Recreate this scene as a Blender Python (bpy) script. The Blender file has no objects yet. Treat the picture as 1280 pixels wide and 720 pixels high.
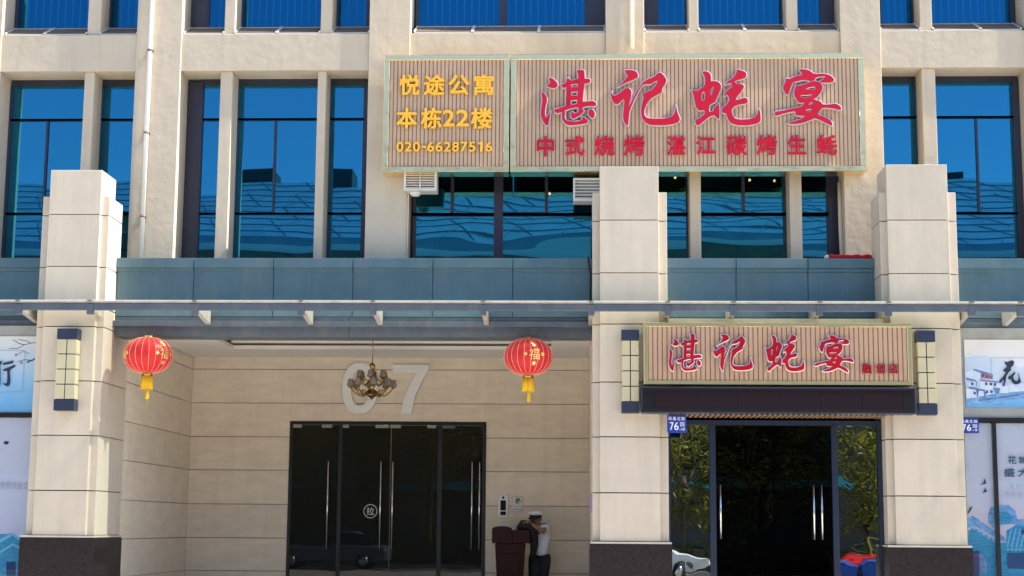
import bpy, bmesh, math, random
from mathutils import Matrix, Vector
random.seed(7)
S = bpy.context.scene
C = S.collection
RAD = math.radians

# ------------------------------------------------------------------ camera
EYE = 1.5
F_PX, PITCH, YAW, ROLL = 1970.4, RAD(8.5976), RAD(2.429), RAD(0.447)
fw = Vector((-math.sin(YAW)*math.cos(PITCH), math.cos(YAW)*math.cos(PITCH), math.sin(PITCH)))
r0 = Vector((math.cos(YAW), math.sin(YAW), 0)); u0 = r0.cross(fw)
rt = math.cos(ROLL)*r0 + math.sin(ROLL)*u0; up = rt.cross(fw)
cam = bpy.data.cameras.new('camera'); camo = bpy.data.objects.new('camera', cam); C.objects.link(camo)
cam.lens = F_PX/1280*36; cam.sensor_width = 36; cam.clip_end = 2000
camo.matrix_world = Matrix(((rt.x, up.x, -fw.x, 0), (rt.y, up.y, -fw.y, 0), (rt.z, up.z, -fw.z, EYE), (0, 0, 0, 1)))
S.camera = camo

# ------------------------------------------------------------------ sky, sun, exposure
SUN_EL, SUN_AZ = RAD(50), RAD(4.5)          # the sun stands to the right, almost in line with the facade
w = bpy.data.worlds.new('World'); S.world = w; w.use_nodes = True
nt = w.node_tree; bg = nt.nodes['Background']; sky = nt.nodes.new('ShaderNodeTexSky')
sky.sky_type = 'NISHITA'; sky.sun_disc = False; sky.sun_elevation = SUN_EL; sky.sun_rotation = RAD(90)+SUN_AZ
sky.air_density = 1.0; sky.dust_density = 0.6; sky.ozone_density = 2.0
nt.links.new(sky.outputs[0], bg.inputs[0]); bg.inputs[1].default_value = 0.11
sd = bpy.data.lights.new('sun', 'SUN'); sd.energy = 4.8; sd.angle = RAD(0.53); sd.color = (1, .93, .82)
so = bpy.data.objects.new('sun', sd); C.objects.link(so)
tosun = Vector((math.cos(SUN_EL)*math.cos(SUN_AZ), -math.cos(SUN_EL)*math.sin(SUN_AZ), math.sin(SUN_EL)))
so.rotation_euler = tosun.to_track_quat('Z', 'Y').to_euler()
vs = S.view_settings; vs.view_transform = 'Standard'; vs.look = 'None'; vs.exposure = 1.36; vs.gamma = 1
S.cycles.max_bounces = 10; S.cycles.transparent_max_bounces = 16

# ------------------------------------------------------------------ survey: where a sight line meets the plane y = Y
def P(u, v, Y):
    d = rt*(u-640) + up*(360-v) + fw*F_PX
    t = Y/d.y
    return d.x*t, EYE + d.z*t
def PX(u, v, Y): return P(u, v, Y)[0]
def PZ(u, v, Y): return P(u, v, Y)[1]
def PYz(u, v, z):                            # depth at which a sight line meets the height z
    d = rt*(u-640) + up*(360-v) + fw*F_PX
    t = (z-EYE)/d.z
    return d.x*t, d.y*t
def col(u, v1, v2, Y):                       # x of an upright line
    return (PX(u, v1, Y)+PX(u, v2, Y))/2

# ------------------------------------------------------------------ materials
M = {}
def mat(name, c, rough=.6, metal=0., var=0., vscale=3., bump=0., bscale=30., detail=4., spec=.5, c2=None, coat=0., stretch=None):
    m = bpy.data.materials.new(name); m.use_nodes = True; t = m.node_tree; b = t.nodes['Principled BSDF']
    b.inputs['Base Color'].default_value = (*c, 1); b.inputs['Roughness'].default_value = rough
    b.inputs['Metallic'].default_value = metal; b.inputs['Specular IOR Level'].default_value = spec
    b.inputs['Coat Weight'].default_value = coat
    tc = t.nodes.new('ShaderNodeTexCoord'); src = tc.outputs['Object']
    if stretch:
        mp = t.nodes.new('ShaderNodeMapping'); mp.inputs['Scale'].default_value = stretch
        t.links.new(src, mp.inputs[0]); src = mp.outputs[0]
    if var or c2:
        n = t.nodes.new('ShaderNodeTexNoise'); n.inputs['Scale'].default_value = vscale; n.inputs['Detail'].default_value = 8
        n.inputs['Roughness'].default_value = .65
        t.links.new(src, n.inputs['Vector'])
        mx = t.nodes.new('ShaderNodeMix'); mx.data_type = 'RGBA'
        a = c if c2 else tuple(x*(1-var) for x in c); e = c2 if c2 else tuple(min(1, x*(1+var)) for x in c)
        mx.inputs['A'].default_value = (*a, 1); mx.inputs['B'].default_value = (*e, 1)
        mr = t.nodes.new('ShaderNodeMapRange'); mr.inputs['From Min'].default_value = .3; mr.inputs['From Max'].default_value = .7
        t.links.new(n.outputs['Fac'], mr.inputs['Value']); t.links.new(mr.outputs[0], mx.inputs['Factor'])
        t.links.new(mx.outputs['Result'], b.inputs['Base Color'])
    if bump:
        n2 = t.nodes.new('ShaderNodeTexNoise'); n2.inputs['Scale'].default_value = bscale; n2.inputs['Detail'].default_value = detail
        t.links.new(tc.outputs['Object'], n2.inputs['Vector'])
        bp = t.nodes.new('ShaderNodeBump'); bp.inputs['Strength'].default_value = 1; bp.inputs['Distance'].default_value = bump
        t.links.new(n2.outputs['Fac'], bp.inputs['Height']); t.links.new(bp.outputs[0], b.inputs['Normal'])
    M[name] = m; return m

def weather(m, amt=.05, streak=.0, sc=(4, 4, .35), dirt=(.30, .27, .23), k=1.8):
    """each slab or sheet differs a little; rain streaks of its own shape"""
    t = m.node_tree; b = t.nodes['Principled BSDF']; l = b.inputs['Base Color'].links[0]; src = l.from_socket; t.links.remove(l)
    oi = t.nodes.new('ShaderNodeObjectInfo'); mr = t.nodes.new('ShaderNodeMapRange'); mr.inputs['To Min'].default_value = 1-amt; mr.inputs['To Max'].default_value = 1+amt
    t.links.new(oi.outputs['Random'], mr.inputs['Value']); hv = t.nodes.new('ShaderNodeHueSaturation'); t.links.new(mr.outputs[0], hv.inputs['Value']); t.links.new(src, hv.inputs['Color'])
    out = hv.outputs[0]
    if streak:
        g = t.nodes.new('ShaderNodeNewGeometry'); mp = t.nodes.new('ShaderNodeMapping'); mp.inputs['Scale'].default_value = sc
        n = t.nodes.new('ShaderNodeTexNoise'); n.inputs['Scale'].default_value = k; n.inputs['Detail'].default_value = 8; n.inputs['Roughness'].default_value = .6
        t.links.new(g.outputs['Position'], mp.inputs[0]); t.links.new(mp.outputs[0], n.inputs['Vector'])
        m2 = t.nodes.new('ShaderNodeMapRange'); m2.inputs['From Min'].default_value = .45; m2.inputs['From Max'].default_value = .78; m2.inputs['To Max'].default_value = streak
        t.links.new(n.outputs['Fac'], m2.inputs['Value']); mx = t.nodes.new('ShaderNodeMix'); mx.data_type = 'RGBA'; mx.inputs['B'].default_value = (*dirt, 1)
        t.links.new(m2.outputs[0], mx.inputs['Factor']); t.links.new(out, mx.inputs['A']); out = mx.outputs['Result']
    t.links.new(out, b.inputs['Base Color'])
def stucco():
    m = mat('stucco', (.60, .515, .40), .85, var=.07, vscale=1.3, bump=.006, bscale=7, detail=8, spec=.2)
    t = m.node_tree; b = t.nodes['Principled BSDF']
    # faint dirt streaks run down the plaster
    tc = t.nodes.new('ShaderNodeTexCoord'); mp = t.nodes.new('ShaderNodeMapping'); mp.inputs['Scale'].default_value = (5, 5, .45)
    n = t.nodes.new('ShaderNodeTexNoise'); n.inputs['Scale'].default_value = 1.6; n.inputs['Detail'].default_value = 7
    t.links.new(tc.outputs['Object'], mp.inputs[0]); t.links.new(mp.outputs[0], n.inputs['Vector'])
    mr = t.nodes.new('ShaderNodeMapRange'); mr.inputs['From Min'].default_value = .48; mr.inputs['From Max'].default_value = .75
    mr.inputs['To Max'].default_value = .28
    t.links.new(n.outputs['Fac'], mr.inputs['Value'])
    mx = t.nodes.new('ShaderNodeMix'); mx.data_type = 'RGBA'; mx.inputs['B'].default_value = (.38, .34, .29, 1)
    l = b.inputs['Base Color'].links[0]; src = l.from_socket; t.links.remove(l)
    t.links.new(src, mx.inputs['A']); t.links.new(mr.outputs[0], mx.inputs['Factor']); t.links.new(mx.outputs['Result'], b.inputs['Base Color'])
stucco()
mat('stone', (.605, .53, .43), .55, var=.06, vscale=2.2, bump=.0015, bscale=9, detail=6, spec=.35)
mat('travertine', (.83, .72, .58), .28, var=.09, vscale=2.0, bump=.0004, bscale=4, detail=3, spec=.4, stretch=(1, 1, 4))
weather(M['stone'], .05, .22); weather(M['travertine'], .04, .15)
mat('joint', (.25, .215, .18), .9)
mat('parapet_metal', (.10, .18, .22), .42, metal=.35, var=.13, vscale=1.6, bump=.006, bscale=1.7, detail=3)
weather(M['parapet_metal'], .06, .5, (3, 3, .3), (.20, .24, .25), 2.2)
mat('slate_metal', (.10, .125, .165), .45, metal=.25, var=.12, vscale=3, bump=.0008, bscale=6)
weather(M['slate_metal'], .04, .5, (2.5, 2, .6), (.20, .20, .20), 2.5)
mat('grey_paint', (.33, .34, .34), .5, metal=.2, var=.12, vscale=5)
mat('bracket_paint', (.46, .43, .39), .5, var=.10, vscale=6)
weather(M['bracket_paint'], .08, .6, (2, 3, .8), (.16, .14, .12), 3)
mat('frame', (.045, .045, .07), .38, metal=.3, var=.1)
mat('frame_navy', (.015, .026, .06), .35, metal=.3)
mat('black_frame', (.012, .013, .017), .35, metal=.3)
mat('louvre', (.20, .165, .135), .85, spec=.2, var=.15)
mat('white_trim', (.72, .69, .64), .5, var=.05)
mat('pipe_white', (.80, .78, .74), .45)
mat('ceiling_white', (.86, .83, .78), .8, var=.03)
mat('ceiling_grey', (.30, .28, .25), .8)
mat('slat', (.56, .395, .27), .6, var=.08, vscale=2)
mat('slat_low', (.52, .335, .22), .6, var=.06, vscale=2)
mat('soffit_wood', (.26, .155, .095), .6, var=.1)
mat('slat_back', (.30, .19, .13), .8)
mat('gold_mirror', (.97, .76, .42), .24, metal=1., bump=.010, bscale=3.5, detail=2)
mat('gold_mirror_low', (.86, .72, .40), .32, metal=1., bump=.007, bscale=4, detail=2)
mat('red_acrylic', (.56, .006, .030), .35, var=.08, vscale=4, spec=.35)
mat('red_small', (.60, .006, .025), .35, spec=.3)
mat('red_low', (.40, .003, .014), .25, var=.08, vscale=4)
mat('yellow_acrylic', (.96, .50, .035), .35, var=.05, vscale=5)
mat('silver_edge', (.62, .58, .60), .35, metal=.55)
mat('letter_side_gold', (.55, .42, .22), .4, metal=.5)
mat('brushed', (.86, .86, .84), .42, metal=.25, var=.06, stretch=(1, 1, 20))
mat('steel', (.70, .70, .70), .2, metal=1.)
mat('brass', (.42, .26, .08), .3, metal=1.)
mat('rib_gold', (.95, .66, .45), .4)
mat('gold_print', (.86, .62, .20), .4, metal=.4)
mat('tassel', (.90, .50, .012), .7, var=.25, vscale=30, stretch=(1, 1, .05))
mat('lampshade', (.24, .21, .175), .8, var=.45, vscale=40, stretch=(1, 1, .03))
mat('led_screen', (.014, .006, .011), .6, spec=.15, var=.15, vscale=60)
mat('plate_blue', (.012, .045, .33), .35)
mat('plate_white', (.82, .82, .80), .4)
mat('granite', (.006, .005, .006), .3, c2=(.034, .024, .027), vscale=38, spec=.25)
mat('sconce_cream', (.60, .535, .35), .35, var=.04)
mat('sconce_navy', (.022, .032, .065), .4, var=.2)
mat('paper_white', (.80, .78, .76), .7)
mat('ink', (.012, .02, .05), .6)
mat('black', (.008, .008, .009), .5, spec=.2)
mat('podium_wood', (.035, .007, .005), .5, spec=.2, var=.35, vscale=6, stretch=(6, 6, .6))
mat('skin', (.30, .16, .10), .55)
mat('shirt', (.80, .83, .92), .8, var=.05, vscale=9, bump=.004, bscale=14)
mat('trousers', (.010, .011, .014), .8)
mat('cap_white', (.78, .78, .80), .7)
mat('interior', (.11, .105, .10), .9)
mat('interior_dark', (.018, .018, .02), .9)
mat('interior_pale', (.40, .40, .40), .9)
mat('blind', (.13, .14, .15), .8, var=.04)
mat('blind_cord', (.95, .95, .95), .7)
mat('curtain', (.70, .66, .55), .8)
mat('red_cloth', (.66, .01, .02), .8, bump=.01, bscale=25)
mat('cable_black', (.012, .012, .012), .6)
mat('hose', (.62, .58, .46), .6)
mat('purple', (.30, .16, .36), .6)
mat('asphalt', (.20, .195, .185), .9, var=.2, vscale=2, bump=.002, bscale=90)
mat('paving', (.58, .54, .48), .8, var=.12, vscale=2.5, bump=.002, bscale=30)
mat('kerb', (.34, .33, .31), .8, var=.1)
mat('road_paint', (.75, .75, .72), .7, var=.1)
mat('soil', (.10, .08, .05), .95, var=.3)
mat('bark', (.13, .10, .075), .9, var=.3, vscale=12, bump=.01, bscale=25)
mat('opp_wall', (.07, .065, .06), .8, var=.15)
mat('opp_roof', (.22, .29, .36), .4, metal=.3, var=.2, vscale=.8)
mat('opp_brown', (.20, .13, .09), .8, var=.2)
mat('opp_seam', (.13, .18, .22), .5)
mat('opp_fascia', (.62, .62, .60), .6)
mat('opp_teal', (.02, .33, .42), .5)
mat('car_paint', (.80, .80, .80), .18, coat=.8)
mat('car_glass', (.012, .014, .016), .05)
mat('tyre', (.012, .012, .012), .85)
mat('red_paint', (.62, .015, .012), .25, coat=.6)
mat('bin_blue', (.008, .08, .42), .4)
mat('rail_yellow', (.62, .55, .06), .5)

def emit(name, c, s):
    m = bpy.data.materials.new(name); m.use_nodes = True; t = m.node_tree; t.nodes.remove(t.nodes['Principled BSDF'])
    e = t.nodes.new('ShaderNodeEmission'); e.inputs[0].default_value = (*c, 1); e.inputs[1].default_value = s
    t.links.new(e.outputs[0], t.nodes['Material Output'].inputs[0]); M[name] = m
emit('bulb', (1, .55, .18), 25)

def leafmat(name, a, b_):
    m = bpy.data.materials.new(name); m.use_nodes = True; t = m.node_tree; b = t.nodes['Principled BSDF']
    oi = t.nodes.new('ShaderNodeNewGeometry'); mx = t.nodes.new('ShaderNodeMix'); mx.data_type = 'RGBA'
    mx.inputs['A'].default_value = (*a, 1); mx.inputs['B'].default_value = (*b_, 1)
    t.links.new(oi.outputs['Random Per Island'], mx.inputs['Factor']); t.links.new(mx.outputs['Result'], b.inputs['Base Color'])
    b.inputs['Roughness'].default_value = .5
    tr = t.nodes.new('ShaderNodeBsdfTranslucent'); t.links.new(mx.outputs['Result'], tr.inputs[0])
    ms = t.nodes.new('ShaderNodeMixShader'); ms.inputs[0].default_value = .5
    t.links.new(b.outputs[0], ms.inputs[1]); t.links.new(tr.outputs[0], ms.inputs[2]); t.links.new(ms.outputs[0], t.nodes['Material Output'].inputs[0])
    M[name] = m
leafmat('leaf', (.07, .11, .012), (.22, .20, .02)); leafmat('leaf_dark', (.02, .05, .012), (.06, .10, .02))

def silk():
    m = bpy.data.materials.new('silk'); m.use_nodes = True; t = m.node_tree; b = t.nodes['Principled BSDF']
    b.inputs['Base Color'].default_value = (.88, .035, .045, 1); b.inputs['Roughness'].default_value = .38
    b.inputs['Sheen Weight'].default_value = .4; b.inputs['Sheen Tint'].default_value = (1, .6, .6, 1)
    tr = t.nodes.new('ShaderNodeBsdfTranslucent'); tr.inputs[0].default_value = (.85, .06, .05, 1)
    ms = t.nodes.new('ShaderNodeMixShader'); ms.inputs[0].default_value = .45
    t.links.new(b.outputs[0], ms.inputs[1]); t.links.new(tr.outputs[0], ms.inputs[2]); t.links.new(ms.outputs[0], t.nodes['Material Output'].inputs[0])
    M['silk'] = m
silk()

def glass(name, refl, trans, fac, wav=.0, wscale=1.2, fres=True, stretch=(1, 1, 1)):
    """coated sheet glass: tinted mirror over tinted see-through"""
    m = bpy.data.materials.new(name); m.use_nodes = True; t = m.node_tree; t.nodes.remove(t.nodes['Principled BSDF'])
    g = t.nodes.new('ShaderNodeBsdfGlossy'); g.inputs['Color'].default_value = (*refl, 1); g.inputs['Roughness'].default_value = 0
    tr = t.nodes.new('ShaderNodeBsdfTransparent'); tr.inputs['Color'].default_value = (*trans, 1)
    ms = t.nodes.new('ShaderNodeMixShader'); ms.inputs[0].default_value = fac
    t.links.new(tr.outputs[0], ms.inputs[1]); t.links.new(g.outputs[0], ms.inputs[2])
    if wav:
        tc = t.nodes.new('ShaderNodeTexCoord'); n = t.nodes.new('ShaderNodeTexNoise'); n.inputs['Scale'].default_value = wscale; n.inputs['Detail'].default_value = 1.5
        mp = t.nodes.new('ShaderNodeMapping'); mp.inputs['Scale'].default_value = stretch
        ge = t.nodes.new('ShaderNodeNewGeometry'); t.links.new(ge.outputs['Position'], mp.inputs[0]); t.links.new(mp.outputs[0], n.inputs['Vector'])
        bp = t.nodes.new('ShaderNodeBump'); bp.inputs['Strength'].default_value = 1; bp.inputs['Distance'].default_value = wav
        t.links.new(n.outputs['Fac'], bp.inputs['Height']); t.links.new(bp.outputs[0], g.inputs['Normal'])
    t.links.new(ms.outputs[0], t.nodes['Material Output'].inputs[0]); M[name] = m
glass('glass_blue', (.040, .285, .50), (.08, .24, .40), .64, .0030, .55)
glass('glass_blind', (.030, .26, .47), (.22, .66, .95), .30, .0010, .6)
glass('glass_restaurant', (.045, .33, .52), (.30, .36, .38), .60, .0060, .7, stretch=(.5, 1, 1.3))
glass('glass_side', (.62, .68, .66), (.25, .27, .27), .58, .0026, 1.7)
glass('glass_dark', (.75, .78, .8), (.25, .27, .28), .034, .0010, 1.2)
glass('glass_canopy', (.9, .95, .95), (.86, .92, .90), .12)
def dusty():
    t = M['glass_canopy'].node_tree; out = t.nodes['Material Output']; src = out.inputs[0].links[0].from_socket
    tr = t.nodes.new('ShaderNodeBsdfTranslucent'); tr.inputs[0].default_value = (.75, .80, .78, 1); ms = t.nodes.new('ShaderNodeMixShader'); ms.inputs[0].default_value = .30
    t.links.new(src, ms.inputs[1]); t.links.new(tr.outputs[0], ms.inputs[2]); t.links.new(ms.outputs[0], out.inputs[0])
dusty()
glass('glass_shop', (.8, .85, .9), (.93, .95, .97), .07, .0010, 1.)

def print_grad(name, stops, z0, z1):
    """flat printed sheet whose ink changes with height"""
    m = bpy.data.materials.new(name); m.use_nodes = True; t = m.node_tree; b = t.nodes['Principled BSDF']; b.inputs['Roughness'].default_value = .6
    tc = t.nodes.new('ShaderNodeTexCoord'); sp = t.nodes.new('ShaderNodeSeparateXYZ'); t.links.new(tc.outputs['Object'], sp.inputs[0])
    n = t.nodes.new('ShaderNodeTexNoise'); n.inputs['Scale'].default_value = 3; n.inputs['Detail'].default_value = 6
    t.links.new(tc.outputs['Object'], n.inputs['Vector'])
    mr = t.nodes.new('ShaderNodeMapRange'); mr.inputs['From Min'].default_value = z0; mr.inputs['From Max'].default_value = z1
    t.links.new(sp.outputs['Z'], mr.inputs['Value'])
    ad = t.nodes.new('ShaderNodeMath'); ad.operation = 'MULTIPLY_ADD'; ad.inputs[1].default_value = .22; ad.inputs[2].default_value = -.11
    t.links.new(n.outputs['Fac'], ad.inputs[0])
    a2 = t.nodes.new('ShaderNodeMath'); a2.operation = 'ADD'; t.links.new(ad.outputs[0], a2.inputs[0]); t.links.new(mr.outputs[0], a2.inputs[1])
    cr = t.nodes.new('ShaderNodeValToRGB'); t.links.new(a2.outputs[0], cr.inputs[0])
    while len(cr.color_ramp.elements) < len(stops): cr.color_ramp.elements.new(.5)
    for e, (p, c) in zip(cr.color_ramp.elements, stops): e.position = p; e.color = (*c, 1)
    t.links.new(cr.outputs[0], b.inputs['Base Color']); M[name] = m

# ------------------------------------------------------------------ mesh helpers
CUBE = [(0, 3, 2, 1), (4, 5, 6, 7), (0, 1, 5, 4), (1, 2, 6, 5), (2, 3, 7, 6), (3, 0, 4, 7)]
class MB:
    def __init__(s): s.v = []; s.f = []; s.m = []; s.sm = []
    def add(s, v, f, mi=0, smooth=False):
        n = len(s.v); s.v += [tuple(p) for p in v]; s.f += [tuple(i+n for i in q) for q in f]; s.m += [mi]*len(f); s.sm += [smooth]*len(f); return s
    def box(s, x0, x1, y0, y1, z0, z1, mi=0):
        return s.add([(x0, y0, z0), (x1, y0, z0), (x1, y1, z0), (x0, y1, z0), (x0, y0, z1), (x1, y0, z1), (x1, y1, z1), (x0, y1, z1)], CUBE, mi)
    def hexa(s, pts, mi=0): return s.add(pts, CUBE, mi)
    def tube(s, pts, r, n=8, mi=0, cap=True):
        pts = [Vector(p) for p in pts]; rs = r if isinstance(r, (list, tuple)) else [r]*len(pts)
        vs, fs = [], []; prev = None
        for i, p in enumerate(pts):
            d = (pts[min(i+1, len(pts)-1)]-pts[max(i-1, 0)]).normalized()
            a = Vector((0, 0, 1)) if abs(d.z) < .9 else Vector((1, 0, 0))
            if prev is not None: a = prev
            x = (a-d*a.dot(d)).normalized(); y = d.cross(x); prev = x
            for k in range(n):
                t = 2*math.pi*k/n; vs.append(p+(x*math.cos(t)+y*math.sin(t))*rs[i])
        for i in range(len(pts)-1):
            for k in range(n):
                a, b = i*n+k, i*n+(k+1) % n; fs.append((a, b, b+n, a+n))
        if cap: fs.append(tuple(range(n-1, -1, -1))); fs.append(tuple((len(pts)-1)*n+k for k in range(n)))
        return s.add(vs, fs, mi, True)
    def lathe(s, prof, c=(0, 0, 0), n=16, mi=0, smooth=True):
        vs, fs = [], []
        for r, z in prof:
            for k in range(n):
                t = 2*math.pi*k/n; vs.append((c[0]+r*math.cos(t), c[1]+r*math.sin(t), c[2]+z))
        for i in range(len(prof)-1):
            for k in range(n):
                a, b = i*n+k, i*n+(k+1) % n; fs.append((a, b, b+n, a+n))
        return s.add(vs, fs, mi, smooth)
    def prism_xz(s, poly, y0, y1, mi=0, holes=()):
        """polygon in the x-z plane, front at y0, back at y1"""
        bm = bmesh.new(); loops = [poly]+list(holes); edges = []; fr = []
        for lp in loops:
            vv = [bm.verts.new((x, y0, z)) for x, z in lp]; fr.append(vv)
            for i in range(len(vv)): edges.append(bm.edges.new((vv[i], vv[(i+1) % len(vv)])))
        bmesh.ops.triangle_fill(bm, use_beauty=True, use_dissolve=False, edges=edges, normal=(0, -1, 0))
        bm.verts.index_update(); base = [tuple(v.co) for v in bm.verts]; tri = [tuple(v.index for v in f.verts) for f in bm.faces]
        s.add(base, tri, mi)
        for vv in fr:
            n = len(vv); pts = [tuple(v.co) for v in vv]; q = [(p[0], y1, p[2]) for p in pts]
            s.add(pts+q, [(i, (i+1) % n, (i+1) % n+n, i+n) for i in range(n)], mi)
        bm.free(); return s
    def build(s, name, mats, parent=None, bevel=0., fixn=True):
        me = bpy.data.meshes.new(name); me.from_pydata(s.v, [], s.f)
        for m in (mats if isinstance(mats, (list, tuple)) else [mats]): me.materials.append(M[m])
        me.polygons.foreach_set('material_index', s.m); me.polygons.foreach_set('use_smooth', s.sm)
        if fixn or bevel:
            bm = bmesh.new(); bm.from_mesh(me)
            if fixn: bmesh.ops.recalc_face_normals(bm, faces=bm.faces)
            if bevel: bmesh.ops.bevel(bm, geom=list(bm.edges), offset=bevel, segments=1, affect='EDGES')
            bm.to_mesh(me); bm.free()
        o = bpy.data.objects.new(name, me); C.objects.link(o)
        if parent: o.parent = parent; o.matrix_parent_inverse = Matrix.Translation(-parent.location) if parent.type == 'EMPTY' else Matrix()
        return o
def tag(o, label, cat=None, group=None, kind=None):
    if label: o['label'] = label
    if cat: o['category'] = cat
    if group: o['group'] = group
    if kind: o['kind'] = kind
    return o
def thing(name, loc, label, cat, group=None):
    e = bpy.data.objects.new(name, None); e.empty_display_size = .2; C.objects.link(e); e.location = loc
    return tag(e, label, cat, group)
def box(name, m, parent, x0, x1, y0, y1, z0, z1, bevel=0.): return MB().box(x0, x1, y0, y1, z0, z1).build(name, m, parent, bevel)
def copy_tree(o, parent=None):
    c = o.copy(); C.objects.link(c); c.parent = parent
    for ch in list(o.children): copy_tree(ch, c)
    return c

# ------------------------------------------------------------------ lettering
_tc = {}
def text_tris(txt, offset=0.):
    """front outline of a text as triangles, normalised to its own bounding box"""
    k = (txt, offset)
    if k not in _tc:
        cu = bpy.data.curves.new('lettering', 'FONT'); cu.body = txt; cu.size = 1; cu.offset = offset; cu.resolution_u = 3
        ob = bpy.data.objects.new('lettering', cu); C.objects.link(ob)
        dg = bpy.context.evaluated_depsgraph_get(); me = bpy.data.meshes.new_from_object(ob.evaluated_get(dg))
        bpy.data.objects.remove(ob)
        v = [(p.co.x, p.co.y) for p in me.vertices]; f = [tuple(p.vertices) for p in me.polygons]
        bpy.data.meshes.remove(me)
        cu0 = None
        _tc[k] = (v, f)
    return _tc[k]
def text_box(txt):
    v, _ = text_tris(txt, 0.); xs = [p[0] for p in v]; ys = [p[1] for p in v]; return min(xs), max(xs), min(ys), max(ys)
def letter(mb, txt, x0, x1, z0, z1, yf, yb, off=0., mi=0):
    """raised letter filling a cell: front face at yf, sides back to yb; off fattens the strokes (share of the cell)"""
    v, f = text_tris(txt, 0.); a, b, c, d = text_box(txt); h = min(z1-z0, 1.25*(x1-x0) if x1-x0 < .6*(z1-z0) else z1-z0); e = off*h
    i_ = min(e, .04*h)                       # the drawn cell already includes the usual fattening
    sx = (x1-x0-2*i_)/(b-a); sz = (z1-z0-2*i_)/(d-c)
    sh = [(0, 0)]
    if e > 0:
        sh += [(e*math.cos(q), e*math.sin(q)) for q in [math.pi*k/4 for k in range(8)]]
    cnt = {}
    if yb is not None:
        for q in f:
            for i in range(len(q)):
                k = tuple(sorted((q[i], q[(i+1) % len(q)]))); cnt[k] = cnt.get(k, 0)+1
    for k_, (dx, dz) in enumerate(sh):
        y = yf+.0005*k_
        front = [(x0+i_+dx+(p[0]-a)*sx, y, z0+i_+dz+(p[1]-c)*sz) for p in v]
        mb.add(front, f, mi)
        if yb is not None:
            n = len(front); back = [(p[0], yb, p[2]) for p in front]
            mb.add(front+back, [(e2[0], e2[1], e2[1]+n, e2[0]+n) for e2, k in cnt.items() if k == 1], mi)
    return mb
def smooth(poly, it=1):
    for _ in range(it):
        out = []
        for i in range(len(poly)):
            a, b = poly[i], poly[(i+1) % len(poly)]
            out += [(a[0]*.8+b[0]*.2, a[1]*.8+b[1]*.2), (a[0]*.2+b[0]*.8, a[1]*.2+b[1]*.8)]
        poly = out
    return poly
def area(p): return sum(p[i][0]*p[(i+1) % len(p)][1]-p[(i+1) % len(p)][0]*p[i][1] for i in range(len(p)))/2
def grow(poly, d):
    if area(poly) < 0: d = -d
    out = []; n = len(poly)
    for i in range(n):
        a, b, c = Vector(poly[i-1]), Vector(poly[i]), Vector(poly[(i+1) % n])
        e, f = (b-a), (c-b)
        if e.length < 1e-9 or f.length < 1e-9: out.append(tuple(b)); continue
        e.normalize(); f.normalize(); n1 = Vector((e.y, -e.x)); n2 = Vector((f.y, -f.x)); m = n1+n2
        if m.length < .3: m = n1
        m.normalize(); k = min(1/max(m.dot(n1), .35), 1.7)
        out.append(tuple(b+m*d*k))
    return out
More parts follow.
